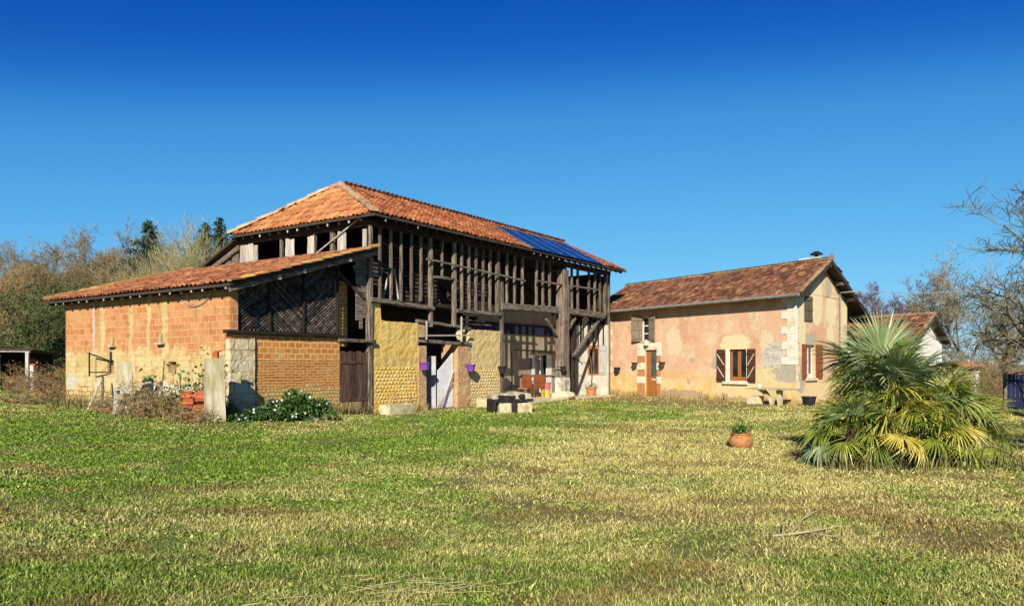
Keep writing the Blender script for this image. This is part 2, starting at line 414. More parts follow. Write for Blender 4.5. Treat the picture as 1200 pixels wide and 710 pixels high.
M['adobe_pale'] = mk('pale earth wall', (.56, .40, .15), (.62, .49, .24), 2.5, bs=.7, bd=.03, c3=(.50, .40, .22), s3=1.7, bscale=14)
M['stone_pale'] = mk('pale stone', (.56, .46, .26), (.68, .60, .42), 3, bs=.6, bd=.02, c3=(.45, .36, .18), s3=2, bscale=12)
M['stone_grey'] = mk('grey concrete', (.30, .26, .16), (.54, .48, .33), 2.2, (3, 3, .6), bs=.7, c3=(.40, .32, .10), s3=2.4)
M['stone_white'] = mk('white limestone', (.68, .61, .45), (.78, .73, .60), 4, bs=.35, c3=(.56, .46, .29), s3=2.5)
M['trough'] = mk('cream stone trough', (.46, .38, .20), (.62, .54, .34), 5, bs=.6, c3=(.30, .25, .13), s3=3)
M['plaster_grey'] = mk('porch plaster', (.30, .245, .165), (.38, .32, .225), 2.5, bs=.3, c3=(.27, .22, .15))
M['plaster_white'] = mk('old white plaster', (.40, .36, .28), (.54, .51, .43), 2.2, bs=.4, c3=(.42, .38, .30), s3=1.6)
M['wall_white'] = mk('white render', (.70, .66, .57), (.78, .75, .68), 2.2, bs=.3)
M['brick_dark'] = mk('dull red brickwork', (.22, .08, .04), (.34, .14, .08), 4, bs=.5)
M['white_paint'] = mk('white paint', (.62, .61, .58), (.74, .73, .71), 5, rough=.5, bs=.1)
M['door_grey'] = mk('pale grey door', (.40, .41, .40), (.50, .51, .50), 3, rough=.5, bs=.1)
M['door_wood'] = mk('varnished wood', (.30, .105, .025), (.40, .155, .04), 3, (18, 18, 1), rough=.4, bs=.2)
M['window_wood'] = mk('red brown window wood', (.33, .10, .022), (.42, .15, .04), 3, (18, 18, 1), rough=.4, bs=.2)
M['shutter_brown'] = mk('brown shutter boards', (.055, .022, .012), (.12, .05, .026), 3, (16, 16, 1), rough=.6, bs=.4)
M['shutter_red'] = mk('red brown shutter', (.22, .062, .02), (.30, .09, .03), 3, (16, 16, 1), rough=.5, bs=.3)
M['shutter_grey'] = mk('worn shutter', (.14, .10, .07), (.30, .24, .17), 2.5, (16, 16, 1), rough=.8, bs=.5)
M['shutter_white'] = mk('grey white shutter', (.30, .29, .26), (.46, .45, .41), 3, (16, 16, 1), bs=.4)
M['shutter_dark'] = mk('dark closed shutter', (.075, .06, .04), (.15, .125, .08), 2.5, (16, 16, 1), rough=.8, bs=.4)
M['brace_pale'] = mk('pale brace', (.48, .40, .30), (.6, .52, .42), 4, bs=.2)
M['glass'] = mk('window glass', (.012, .016, .02), (.03, .036, .04), 2, rough=.06, bs=0, spec=.6)
M['curtain'] = mk('white curtain', (.66, .64, .6), (.74, .73, .7), 3, (8, 8, .5), bs=.3)
M['iron'] = mk('dark iron', (.012, .011, .011), (.03, .026, .024), 6, rough=.6, bs=.2)
M['zinc'] = mk('zinc', (.18, .17, .15), (.27, .26, .24), 4, rough=.5, bs=.1)
M['blue_metal'] = mk('blue roofing sheet', (.005, .024, .11), (.010, .045, .18), 1.5, (1, 3, 3), rough=.3, bs=0, spec=.5)
M['blue_line'] = mk('pale joint strip', (.03, .08, .22), (.06, .14, .30), 3, rough=.4, bs=0)
M['purple'] = mk('purple plastic', (.15, .045, .26), (.19, .065, .33), 3, rough=.4, bs=0)
M['purple_dark'] = mk('purple inner pot', (.08, .02, .14), (.10, .03, .17), 3, rough=.5, bs=0)
M['terracotta'] = mk('terracotta pot', (.38, .15, .045), (.52, .24, .09), 6, bs=.3, c3=(.22, .11, .05), s3=6)
M['pot_dark'] = mk('dark wall pot', (.012, .012, .016), (.03, .028, .03), 4, rough=.5, bs=.1)
M['pot_brown'] = mk('brown wall pot', (.05, .025, .015), (.11, .055, .03), 4, rough=.5, bs=.2)
M['chair'] = mk('orange brown chair', (.13, .036, .012), (.20, .06, .02), 4, rough=.5, bs=.2)
M['pink'] = mk('pink plastic', (.48, .11, .12), (.54, .15, .15), 4, rough=.4, bs=0)
M['yellow'] = mk('yellow plastic', (.48, .37, .05), (.54, .43, .07), 4, rough=.4, bs=0)
M['red_brick'] = mk('loose red bricks', (.34, .07, .025), (.46, .12, .045), 6, bs=.5, tint=(.6, 1.3))
M['bark'] = mk('bark', (.09, .075, .05), (.20, .17, .11), 3, (6, 6, 1), bs=.7, c3=(.2, .2, .08), s3=2)
M['bark_dark'] = mk('dark bark', (.03, .025, .02), (.08, .065, .05), 3, (6, 6, 1), bs=.7)
M['twig'] = mk('bare twigs', (.20, .155, .08), (.36, .285, .15), 1.2, bs=0, island=(.55, 1.35), objr=(.8, 1.15))
M['twig_rust'] = mk('russet twigs', (.23, .15, .065), (.40, .275, .13), 1.2, bs=0, island=(.55, 1.35), objr=(.8, 1.15))
M['twig_grey'] = mk('grey twigs', (.10, .09, .06), (.21, .19, .13), 1.2, bs=0, island=(.6, 1.3))
M['twig_pale'] = mk('pale twigs', (.26, .22, .10), (.44, .38, .19), 1.2, bs=0, island=(.55, 1.3))
M['twig_purple'] = mk('purple grey twigs', (.12, .075, .08), (.2, .13, .13), 1.2, bs=0, island=(.7, 1.3))
def leafmat(name, a, b, c, rough=.5, lo=.5, hi=1.5, trans=.15):
    s = NT(name); i = s.island(); cc = s.mix(s.rng(s.noise(1.1, 3), .4, .6), a, b)
    cc = s.mix(s.rng(i, .7, 1.0), cc, c); h = s.n('ShaderNodeMath', operation='FRACT'); s.l(s.math('MULTIPLY', i, 13.7), h.inputs[0])
    cc = s.val(cc, h.outputs[0], lo, hi)
    s.out(cc, rough)
    return s.m
M['ivy'] = leafmat('dark evergreen leaves', (.03, .055, .012), (.06, .10, .02), (.16, .17, .05))
M['olive'] = leafmat('olive leaves', (.08, .085, .022), (.12, .115, .035), (.18, .15, .06))
M['needles'] = leafmat('conifer needles', (.02, .05, .028), (.045, .085, .04), (.09, .10, .04))
M['shrub'] = leafmat('shrub leaves', (.02, .065, .01), (.045, .11, .018), (.10, .15, .03))
M['sapling'] = leafmat('sapling leaves', (.04, .10, .012), (.08, .14, .02), (.15, .15, .03))
M['russet_leaf'] = leafmat('dry brown leaves', (.15, .075, .025), (.22, .12, .045), (.28, .19, .08))
M['weed'] = leafmat('dry weeds', (.17, .13, .045), (.07, .10, .022), (.32, .25, .11))
M['flower'] = mk('white petals', (.75, .75, .72), (.8, .8, .78), 4, bs=0)
def palmmat(name, a, b, c):
    s = NT(name); i = s.island(); cc = s.mix(s.objr(), a, b); cc = s.mix(s.rng(i, .72, 1), cc, c); cc = s.val(cc, s.noise(6, 3), .7, 1.35)
    return s.out(cc, .36, spec=.5)
M['palm_blue'] = palmmat('blue green fan leaves', (.13, .185, .075), (.20, .26, .115), (.34, .37, .18))
M['palm_green'] = palmmat('green fan leaves', (.115, .17, .018), (.24, .27, .035), (.44, .39, .07))
M['palm_yellow'] = palmmat('yellowing fan leaves', (.34, .30, .035), (.46, .38, .06), (.48, .38, .12))
M['palm_pale'] = palmmat('pale fan leaves', (.26, .29, .07), (.38, .38, .13), (.50, .46, .21))
M['palm_stem'] = mk('leaf stems', (.18, .17, .04), (.28, .24, .07), 5, bs=.1)
M['palm_fibre'] = mk('palm trunk fibre', (.05, .032, .018), (.13, .085, .045), 8, (1, 1, .4), bs=.8)
M['straw'] = mk('dry straw', (.30, .24, .11), (.42, .34, .17), 4, bs=0, island=(.7, 1.25))
M['branch'] = mk('dry pale branch', (.36, .28, .16), (.5, .41, .25), 6, bs=.3)
M['gate_blue'] = mk('blue painted boards', (.005, .009, .035), (.008, .015, .055), 4, rough=.5, bs=.2)  # navy set darker, with the tree shade on the fence mixed into it
M['cable'] = mk('grey cable', (.22, .24, .24), (.3, .32, .32), 4, bs=0)

def pink_wall():
    s = NT('pink lime render'); u, v = s.uv(); nz = s.noise(1.3, 6, co='UV', rough=.65); n2 = s.noise(7, 6, co='UV'); n3 = s.noise(.55, 5, co='UV', rough=.6)
    c = s.mix(s.rng(n3, .38, .62), (.60, .315, .185), (.66, .43, .26)); c = s.mix(s.rng(nz, .47, .66), c, (.68, .52, .33))
    cr_ = s.rng(s.math('ABSOLUTE', s.math('SUBTRACT', s.noise(.9, 9, co='UV', rough=.62, dist=.6), .5)), 0, .0045, .75, 0); c = s.mix(s.math('MULTIPLY', cr_, s.rng(nz, .42, .55)), c, (.22, .13, .07))
    c = s.mix(s.math('MULTIPLY', s.rng(s.noise(3.1, 7, (1, 1, 1), co='UV', rough=.75), .58, .7), .5), c, (.44, .22, .13))
    rn = s.math('MULTIPLY', s.rng(s.noise(4.5, 5, (1, .10, 1), co='UV'), .55, .7), s.rng(v, 2.2, 3.9, .15, .6)); c = s.mix(rn, c, (.40, .25, .15))
    ns = s.noise(1.5, 5, (3, .35, 1), co='UV'); c = s.mix(s.math('MULTIPLY', s.rng(ns, .54, .72), .55), c, (.70, .5, .3))
    low = s.rng(s.math('ADD', v, s.rng(nz, .25, .75, -.45, .45)), .55, 1.35, 1, 0)
    c = s.mix(low, c, s.mix(s.rng(s.noise(2.4, 6, co='UV'), .4, .62), (.66, .42, .14), (.70, .55, .27)))
    c = s.mix(s.rng(s.math('ADD', v, s.rng(nz, .25, .75, -.12, .12)), .12, .3, .7, 0), c, (.38, .24, .09))
    return s, c, nz, n2
def facade_mat(patches):
    s, c, nz, n2 = pink_wall(); h = n2
    vo = s.n('ShaderNodeTexVoronoi', feature='DISTANCE_TO_EDGE'); vo.inputs['Scale'].default_value = 6; s.l(s.tc.outputs['UV'], vo.inputs[0])
    st = s.mix(s.rng(vo.outputs['Distance'], .0, .08), (.62, .56, .46), s.mix(s.rng(s.noise(5, 4, co='UV'), .4, .6), (.40, .36, .30), (.54, .49, .40)))
    for (cx, cy, rx, ry, kind, amt) in patches:
        m = s.ell(cx, cy, rx, ry, s.noise(2.6, 6, co='UV'), amt, .07)
        c = s.mix(m, c, st if kind == 'stone' else kind)
        h = s.math('SUBTRACT', h, s.math('MULTIPLY', m, .5))
    c = s.val(c, n2, .84, 1.14)
    return s.out(c, .92, h, .5, .02)

# ------------------------------------------------------------------ frames of the buildings (ground lines read off the photograph)
K = Vector((-4.19, 22.0)); AB = math.atan2(.8213, .5705)
dB, iB = Vector((.5705, .8213)), Vector((-.8213, .5705))          # along the barn front, and inwards
def B(X, Y, s=0.0): return online(K + iB * s, dB, X, Y)
def BW(u, s, z=0): p = K + dB * u + iB * s; return Vector((p.x, p.y, z))
H0 = Vector((4.63, 35.9)); dH, iH = Vector((.543, -.84)), Vector((.84, .543)); AH = math.atan2(-.84, .543); HL = 10.58
def Hh(X, Y, y=0.0): return online(H0 + iH * y, dH, X, Y)
gl = Vector((-.22, .9755))                                          # gable direction in house coordinates
HC = H0 + dH * HL; gW = Vector((.7, .714))
def Hg(X, Y): return online(HC, gW, X, Y)

def inside_building(x, y):
    px, py = x - K.x, y - K.y; u = px * dB.x + py * dB.y; s = px * iB.x + py * iB.y
    m = (u > -.05) & (u < 15.3) & (s > 0.02) & (s < 9)
    m |= (u > -4.8) & (u < 0) & (s > 0) & (s < 8.5)
    px, py = x - H0.x, y - H0.y; a = px * dH.x + py * dH.y; b = px * iH.x + py * iH.y
    m |= (a > -2) & (a < HL - .22 * b) & (b > -.02) & (b < 7)
    return m
def yard(x, y):
    "0..1 how trodden and bare the ground is: along the barn and in front of the house"
    px, py = x - K.x, y - K.y; u = px * dB.x + py * dB.y; s = px * iB.x + py * iB.y
    m = smooth((s + 1.15) / .7) * smooth((u + 1.5) / .6) * (s < 1)
    px, py = x - H0.x, y - H0.y; b = px * iH.x + py * iH.y; a = px * dH.x + py * dH.y
    m = np.maximum(m, smooth((b + 5.6) / 2.0) * smooth((12.0 - a) / 1.5) * .95)
    return m
def vnoise(x, y, s, seed):
    "vectorised value noise"
    x = np.asarray(x) * s; y = np.asarray(y) * s; xi = np.floor(x).astype(int); yi = np.floor(y).astype(int); fx = smooth(x - xi); fy = smooth(y - yi)
    def hsh(a, b):
        h = (a * 374761393 + b * 668265263 + seed * 982451653) & 0xffffffff; h = ((h ^ (h >> 13)) * 1274126177) & 0xffffffff
        return ((h ^ (h >> 16)) & 0xffff) / 65535.
    return (hsh(xi, yi) * (1 - fx) + hsh(xi + 1, yi) * fx) * (1 - fy) + (hsh(xi, yi + 1) * (1 - fx) + hsh(xi + 1, yi + 1) * fx) * fy
def dryness(x, y):
    xb = np.interp(y, [0, 6.5, 11.4, 22, 30], [-1.6, -1.3, -.8, 5.0, 12])
    d = .25 + .42 * smooth((x - xb) / 2.4 + .5)
    d = d + .6 * (vnoise(x, y, .42, 1) - .5) + .6 * (vnoise(x, y, 1.3, 2) - .5) + .45 * (vnoise(x, y * 2.2, 2.9, 3) - .5)
    d = d + .55 * yard(np.asarray(x), np.asarray(y))
    return np.clip(d, 0, 1)
def dirt(x, y):
    n = .55 * vnoise(x, y * 1.8, .55, 11) + .3 * vnoise(x, y * 1.8, 1.4, 12) + .15 * vnoise(x, y, 4, 13)
    return np.clip((n - .64) / .10, 0, 1)

# ------------------------------------------------------------------ ground and grass
def axis(lo, hi, step, far):
    a = list(np.arange(lo, hi + 1e-6, step)); d = step
    while a[-1] < far: d *= 1.35; a.append(a[-1] + d)
    d = step
    while a[0] > -far: d *= 1.35; a.insert(0, a[0] - d)
    return np.array(a)
gx, gy = axis(-26, 26, .25, 900), axis(2, 44, .25, 900)
GX, GY = np.meshgrid(gx, gy, indexing='ij'); GZ = terrain(GX, GY)
near = ((np.abs(GX) < 26) & (GY > 1) & (GY < 30))
GZ = GZ + near * .02 * (vnoise(GX, GY, 1.7, 21) - .5)
vs = np.stack([GX, GY, GZ], -1).reshape(-1, 3); nx, ny = len(gx), len(gy)
ii = (np.arange(nx - 1)[:, None] * ny + np.arange(ny - 1)[None, :]).ravel()
fs = np.stack([ii, ii + ny, ii + ny + 1, ii + 1], -1)
gme = np_mesh('ground', vs, fs, {'dry': ('POINT', dryness(vs[:, 0], vs[:, 1])), 'bare': ('POINT', np.maximum(yard(vs[:, 0], vs[:, 1]), dirt(vs[:, 0], vs[:, 1]) * .8))})
def ground_mat():
    s = NT('lawn soil'); n2 = s.noise(6, 8, rough=.75); n3 = s.noise(26, 6, rough=.8)
    c = s.mix(s.attr('dry'), (.095, .14, .018), (.34, .285, .09))
    c = s.mix(s.rng(n3, .5, .75), c, (.13, .085, .03))
    e = s.mix(s.rng(n2, .4, .62), (.22, .135, .05), (.34, .25, .115))
    c = s.mix(s.math('MULTIPLY', s.attr('bare'), s.rng(n2, .3, .55)), c, e)
    c = s.val(c, n3, .6, 1.3)
    return s.out(c, .95, n3, .9, .05)
ground = put(gme, 'ground', ground_mat(), None, True); tag(ground, kind='structure', label='uneven mown lawn with worn brown patches', cat='ground')

def blade_mat():
    s = NT('grass blades'); i = s.island(); d = s.attr('dry')
    g = s.mix(i, (.070, .14, .010), (.22, .31, .032)); t = s.mix(i, (.31, .275, .07), (.58, .50, .19))
    k = s.math('ADD', d, s.rng(i, 0, 1, -.2, .2)); c = s.mix(s.rng(k, .18, .78), g, t)
    c = s.mix(s.math('MULTIPLY', s.attr('worn'), .75), c, s.mix(i, (.16, .095, .035), (.30, .19, .075)))
    h = s.n('ShaderNodeMath', operation='FRACT'); s.l(s.math('MULTIPLY', i, 17.3), h.inputs[0]); c = s.val(c, h.outputs[0], .6, 1.32)
    return s.out(c, .55, spec=.25)
def make_grass(n):
    D = np.exp(rng.uniform(math.log(2.6), math.log(40), n * 2)); keep = rng.random(n * 2) < np.clip((8. / D) ** .15, .2, 1); D = D[keep][:n]
    n = len(D); x = rng.uniform(-1, 1, n) * (D * .84 + 3.0); y = D
    ok = ~inside_building(x, y) & (rng.random(n) > yard(x, y) * .93) & (rng.random(n) > dirt(x, y) * .55)
    ok &= (rng.random(n) < .30 + .95 * vnoise(x, y, 6.5, 31))
    x, y = x[ok], y[ok]; n = len(x); D = np.hypot(x, y)
    dr = dryness(x, y); z = terrain(x, y); wn = np.clip((.6 * vnoise(x, y * 1.7, .8, 61) + .4 * vnoise(x, y * 1.7, 2.3, 62) - .615) / .12, 0, 1) * (rng.random(n) < .75)
    h = rng.gamma(3, .0062, n) * (.9 + .2 * dr) * (.6 + .8 * vnoise(x, y, 3.1, 33)) * (1 + np.clip(D - 8, 0, 30) * .012) + .009; wd = .0023 * np.clip(D / 3.6, 1, 9) * rng.uniform(.7, 1.4, n)
    clover = (vnoise(x, y, 1.9, 41) > .62) & (dr < .5) & (rng.random(n) < .55); wd = np.where(clover, wd * 2.6, wd); h = np.where(clover, h * .75, h)
    az = rng.uniform(0, 2 * np.pi, n); lean = np.abs(rng.normal(.7, .5, n)) ; la = rng.uniform(0, 2 * np.pi, n)
    wx, wy = np.cos(az) * wd, np.sin(az) * wd
    lx, ly = np.cos(la) * lean * h, np.sin(la) * lean * h
    b = np.stack([x, y, z - .004], -1)
    v0 = b + np.stack([-wx, -wy, 0 * x], -1); v1 = b + np.stack([wx, wy, 0 * x], -1)
    m = b + np.stack([lx * .4, ly * .4, h * .65], -1); v2 = m + np.stack([wx * .75, wy * .75, 0 * x], -1); v3 = m - np.stack([wx * .75, wy * .75, 0 * x], -1)
    v4 = b + np.stack([lx * 1.1, ly * 1.1, h * .98], -1)
    V = np.stack([v0, v1, v2, v3, v4], 1).reshape(-1, 3); k = np.arange(n)[:, None] * 5
    f = np.concatenate([k + [[0, 1, 2]], k + [[0, 2, 3]], k + [[3, 2, 4]]], 0)
    me = np_mesh('grass', V, f, {'dry': ('POINT', np.repeat(dr, 5)), 'worn': ('POINT', np.repeat(wn, 5))})
    return put(me, 'grass', blade_mat())
grass = make_grass(1500000); tag(grass, 'short winter lawn grass, green on one side and straw coloured on the other', 'grass', kind='stuff')

# ------------------------------------------------------------------ barn
barn = empty('timber_barn', (K.x, K.y, 0), AB, 'large old timber framed barn with hipped orange tile roof and open slatted upper floor', 'barn')
ZE, ZR, SR, UE, US = 5.86, 7.5, 2.95, 1.45, 16.0       # eave, ridge height, ridge depth, hip inset, right end
UL, SF, SB = -.4, -.55, 6.4                              # roof edges
def post(name, X, Yt, Yb, wpx, s=0.0, mat='post', d=None, lean=0, parent=barn):
    u, zb = B(X, Yb, s); _, zt = B(X, Yt, s); D = K.y + u * dB.y; w_ = wpx * D / F / 1.32
    b = MB(); b.beam((u, s, zb), (u + lean, s, zt), w_, d or w_, 6, .006, up=(0, 1, 0)); return b.build(name, M[mat], parent)
# upper floor posts: from the sill up to the eave plate
for X in (445, 458, 470, 482, 493): post('post', X, HY - (ZE - .25 - EYE) * F / (K.y + B(X, 300)[0] * dB.y), 353, 4.0)
ztop = lambda X: HY - (ZE - .22 - EYE) * F / (K.y + B(X, 300)[0] * dB.y)
post('corner_post', 434, ztop(434), 485 - 10 - 30, 5.5)
for X, yb in ((504.5, 383), (532, 383)): post('post', X, ztop(X), yb, 6.0)
post('post', 518, ztop(518), 324, 3.6)
for X in (541, 549.5, 557.5, 566, 574): post('post', X, ztop(X), 363.5 + (X - 541) * .08, 3.9)
post('post', 583, ztop(583), 370, 6.0)
for X in (594, 603, 612): post('post', X, ztop(X), 357 + (X - 594) * .06, 3.6)
for X in (628.5, 636, 644): post('post', X, ztop(X), 359 + (X - 628) * .06, 3.6)
for X in (662.5, 670, 677, 690, 697, 703): post('post', X, ztop(X), 363 + (X - 663) * .13, 3.4)
post('post', 709, ztop(709), 370, 4.6)
post('corner_post', 713.5, ztop(713.5), 462, 3.2)
def pbeam(name, X0, Y0, X1, Y1, hpx, dep, s=0, mat='beam', j=.008, parent=barn):
    u0, z0 = B(X0, Y0, s); u1, z1 = B(X1, Y1, s); D = K.y + u0 * dB.y
    b = MB(); b.beam((u0, s, z0), (u1, s, z1), dep, hpx * D / F, 8, j); return b.build(name, M[mat], parent)
pbeam('sill_beam', 433, 351, 507, 361.5, 5, .22, -.03)
pbeam('sill_beam', 534, 364, 585, 368.5, 4, .2, -.03)
pbeam('sill_beam', 586, 359, 651, 363.5, 8.5, .26, -.02)
pbeam('sill_beam', 655, 363, 707, 370, 7.5, .24, -.03)
pbeam('lintel_beam', 507, 324.5, 531, 327, 3, .14, -.02)
pbeam('hand_rail', 500, 303.5, 615, 329, 2.2, .07, -.16)
pbeam('hand_rail', 628, 329, 701, 339.5, 2.2, .07, -.16)
b = MB(); b.box(-.1, 15.3, -.08, .14, ZE - .26, ZE - .06); b.build('wall_plate', M['dark_wood'], barn)
b = MB(); b.box(-.1, .1, .14, 6.3, ZE - .26, ZE - .06); b.build('wall_plate', M['dark_wood'], barn)
# posts and bleached boards of the hipped end
def Be(X, Y, u=0.0): return online(K + dB * u, iB, X, Y)
for X, w_ in ((330, .10), (390, .13), (369, .09)):
    s_, z_ = Be(X, 300); b = MB(); b.beam((0, s_, 4.6), (0, s_, ZE - .2), w_, w_, 4, .006, up=(0, 1, 0)); b.build('post', M['post'], barn)
for X0, X1, Yb, n in ((283, 304, 306, 4), (336, 347, 300, 3), (362, 370, 298, 2), (397, 407.5, 291, 3), (426, 431, 287, 1)):
    s0, _ = Be(X0, 290); s1, _ = Be(X1, 290); b = MB(); wd = (s0 - s1) / n
    for i in range(n):
        sc_ = s1 + wd * (i + .5); zt = ZE - .28 - random.uniform(0, .08); zb = 4.72 + random.uniform(0, .12)
        b.beam((-.06, sc_, zb), (-.06, sc_ + random.uniform(-.03, .03), zt), .025, wd * .93, 4, .006, up=(0, 1, 0))
    b.build('board', M['pale_wood'], barn)
b = MB(); p0 = Be(349, 318); p1 = Be(424, 257); b.tube([(-.12, p0[0], p0[1]), (-.12, p1[0], p1[1])], .025, 6); b.build('pole', M['pale_wood'], barn)
# interior: upper floor, laths, back walls, cross frames
b = MB(); b.box(.1, 4.9, .12, 6.3, 3.38, 3.5); b.box(4.905, 15.1, 2.06, 6.3, 3.38, 3.5); b.build('loft_floor', M['dark_wood'], barn)
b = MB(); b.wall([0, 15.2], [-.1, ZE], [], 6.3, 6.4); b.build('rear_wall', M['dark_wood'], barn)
b = MB()
for i in range(15):
    z = 3.6 + i * .135; b.box(1.0, 4.35, 1.15, 1.19, z, z + .085, random.random(), .006)
for i in range(6): b.box(1.05 + i * .63, 1.13 + i * .63, 1.2, 1.3, 3.5, 5.8)
b.build('lath_screen', M['lath'], barn)
b = MB()
for u0, u1 in ((2.6, 3.9), (4.9, 6.6)):
    b = MB()
    for i in range(15): z = 3.6 + i * .135; b.box(u0 + random.uniform(-.06, .06), u1 + random.uniform(-.06, .06), .62, .65, z, z + .07, random.random(), .008)
    b.box((u0 + u1) / 2 - .04, (u0 + u1) / 2 + .04, .652, .72, 3.5, 5.6); b.build('lath_screen', M['lath'], barn)
b = MB()
for u in (4.6, 8.0, 11.2, 14.9):
    b.beam((u, .3, 5.55), (u, 6.2, 5.55), .2, .22, 3, .01); b.beam((u, 3.0, 3.5), (u, 3.0, 7.2), .2, .2, 3, .01); b.beam((u, .5, 3.6), (u, 2.6, 5.5), .14, .14)
b.build('roof_frame', M['dark_wood'], barn)
b = MB()
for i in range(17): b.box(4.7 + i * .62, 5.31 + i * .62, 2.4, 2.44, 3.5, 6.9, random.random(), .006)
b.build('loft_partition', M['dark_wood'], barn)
for i in range(14):
    u = .6 + i * .3 + random.uniform(-.1, .1); b = MB()
    b.beam((u, .8 + random.uniform(0, .5), 3.55), (u + random.uniform(-.5, .7), .8 + random.uniform(0, .5), 3.9 + random.uniform(.1, .9)), .05, .07, 2, .005)
    if i % 3 == 0: b.build('stored_timber', M['pale_wood'], barn)
# right end wall above and inside the porch
E = 15.14
b = MB(); b.wall([.12, 6.3], [-.1, 3.3], [(.45, 1.05, 0.95, 2.35)], 0, .22, lambda u, y, z: (E + y, u, z)); b.build('end_wall', M['plaster_white'], barn)
b = MB(); b.wall([.09, 6.3], [3.3, ZE - .27], [], 0, .12, lambda u, y, z: (E + .05 + y, u, z)); b.build('gable_boarding', M['dark_wood'], barn)
for i in range(6):
    y_ = .2 + i * .27; b = MB(); b.beam((E - .03, y_, 2.35 - .0 * i), (E - .03, y_, 3.3), .07, .05, 3, .004, up=(0, 1, 0)); b.build('stud', M['dark_wood'], barn)
b = MB(); b.box(15.1, 15.24, -.04, .1, -.05, 3.3); b.build('corner_board', M['plaster_white'], barn)
# ground floor: earth walls, brick piers, doorway
uA = B(437, 480)[0]; uB_ = B(490, 480)[0]; uC = B(499, 480)[0]; uD = B(536, 480)[0]; uE = B(550, 480)[0]; uF = B(586, 470)[0]
zt1 = B(465, 377)[1]; zt2 = B(568, 387)[1]
def top1(u):
    base = zt1 + .05 * mnoise.noise(Vector((u * 5, 1, 0)))
    if u < uA + .32: base = B(440, 353)[1] - .05 * ((u * 13) % 1)
    return base
rough_wall('earth_wall', M['adobe'], barn, uA, uB_ - .002, -.1, top1, 0, .3, .028, .05, [(uA + .12, uB_ - .08, .12, 1.42, .112, .15)])
rough_wall('earth_wall', M['adobe_pale'], barn, uE + .002, uF, -.1, lambda u: zt2 + .05 * mnoise.noise(Vector((u * 5, 3, 0))), 0, .3, .028, .05, [(uE + .12, uF - .08, .12, 1.3, .112, .15)])
rough_wall('brick_pier', M['pier_brick'], barn, uB_, uC, -.1, lambda u: B(495, 405)[1], -.03, .35, .015, .05)
rough_wall('brick_pier', M['pier_brick'], barn, uD, uE, -.1, lambda u: B(543, 402)[1], -.03, .75, .02, .05)
zl = B(515, 403)[1]
b = MB(); b.beam((uB_ - .02, .05, zl + .08), (uE + .02, .05, zl + .02), .26, .11, 6, .008); b.build('door_lintel', M['beam'], barn)
b = MB(); b.beam((uB_ - .05, .02, zl + .72), (uE + .04, .02, zl + .58), .12, .10, 6, .008); b.build('door_lintel', M['beam'], barn)
b = MB(); b.beam((uB_ - .05, -.12, zl + .24), (uE, -.12, zl + .34), .05, .05, 4, .006); b.beam((uB_ + .25, -.14, zl + .12), (uB_ + .25, -.14, zl + .72), .05, .05); b.beam((uD + .05, -.14, zl + .1), (uD + .05, -.14, zl + .95), .05, .05)
b.build('balcony_rail', M['pale_wood'], barn)
b = MB(); b.box(uB_ + .02, uB_ + .35, .02, .2, zl + .2, zl + .62, j=.01); b.build('infill_block', M['pier_brick'], barn)
b = MB(); b.blob((uD + .25, .1, zl + .38), .2, .12, .24, 10, 6, .1); b.build('infill_stone', M['stone_pale'], barn)
b = MB(); b.beam((B(537, 378)[0], .25, B(537, 378)[1]), (B(580, 381)[0], .2, B(580, 381)[1]), .05, .05, 4, .01); b.beam((B(539, 372)[0], .35, B(539, 372)[1]), (B(578, 377)[0], .4, B(578, 377)[1]), .03, .03, 4, .006)
b.build('loose_pole', M['beam'], barn)
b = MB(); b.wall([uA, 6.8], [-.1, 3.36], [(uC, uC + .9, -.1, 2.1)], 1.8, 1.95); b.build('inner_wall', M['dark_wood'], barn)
b = MB(); b.box(uF + .05, uF + .2, 1.2, 1.8, -.1, 3.3); b.build('inner_wall', M['dark_wood'], barn)
# open door leaf and white sheet in the doorway
b = MB(); u0 = B(511, 450)[0]; b.beam((u0 + .1, .55, 0.02), (u0 + .1, .55, 1.75), .03, .9, 1); o = b.build('door', M['door_grey'], barn)
b = MB(); b.prism([(uC + .75, 0.02), (uD - .04, 0.02), (uD - .04, 1.9), (uD - .2, 1.75), (uC + .78, 1.25)], .16, .19); b.build('leaning_sheet', M['white_paint'], barn)
b = MB()
for i in range(3): b.beam((uC + .6 + i * .12, .05, .02), (uD - .12 + i * .03, .12, .85 + i * .2), .04, .06)
b.build('loose_board', M['pale_wood'], barn)
# porch
post('corner_post', 588, 330, 476, 5.2, -.02)
u, _ = B(657.5, 470); zb = .32; D = K.y + u * dB.y
b = MB(); b.beam((u, -.06, zb), (u + .05, -.06, B(655, 316)[1]), .5, .46, 14, .02, up=(0, 1, 0), tw=.86)
b.build('main_post', mk('massive old post', (.10, .07, .05), (.30, .23, .17), 1.8, (8, 8, .6), bs=.9, bd=.04, c3=(.13, .07, .05), s3=1.2), barn)
b = MB(); b.beam((u, -.06, zb - .01), (u, -.06, zb + .6), .54, .5, 4, .012, up=(0, 1, 0), tw=.97); b.build('lime_wash', mk('flaking lime wash', (.30, .26, .20), (.58, .54, .45), 5, (1, 1, .5), bs=.6, lo=.45, hi=.55), barn)
b = MB(); b.blob((u - .02, -.1, .15), .62, .5, .22, 12, 6, .12, .5); b.build('stone_base', M['stone_pale'], barn)
sP = 1.9
b = MB(); dr0, dr1 = B(622, 440, sP)[0], B(646, 440, sP)[0]; zd = B(634, 414, sP)[1]
b.wall([uF + .2, E], [-.1, 2.75], [(dr0, dr1, -.1, zd)], sP, sP + .15); b.build('porch_wall', M['plaster_grey'], barn)
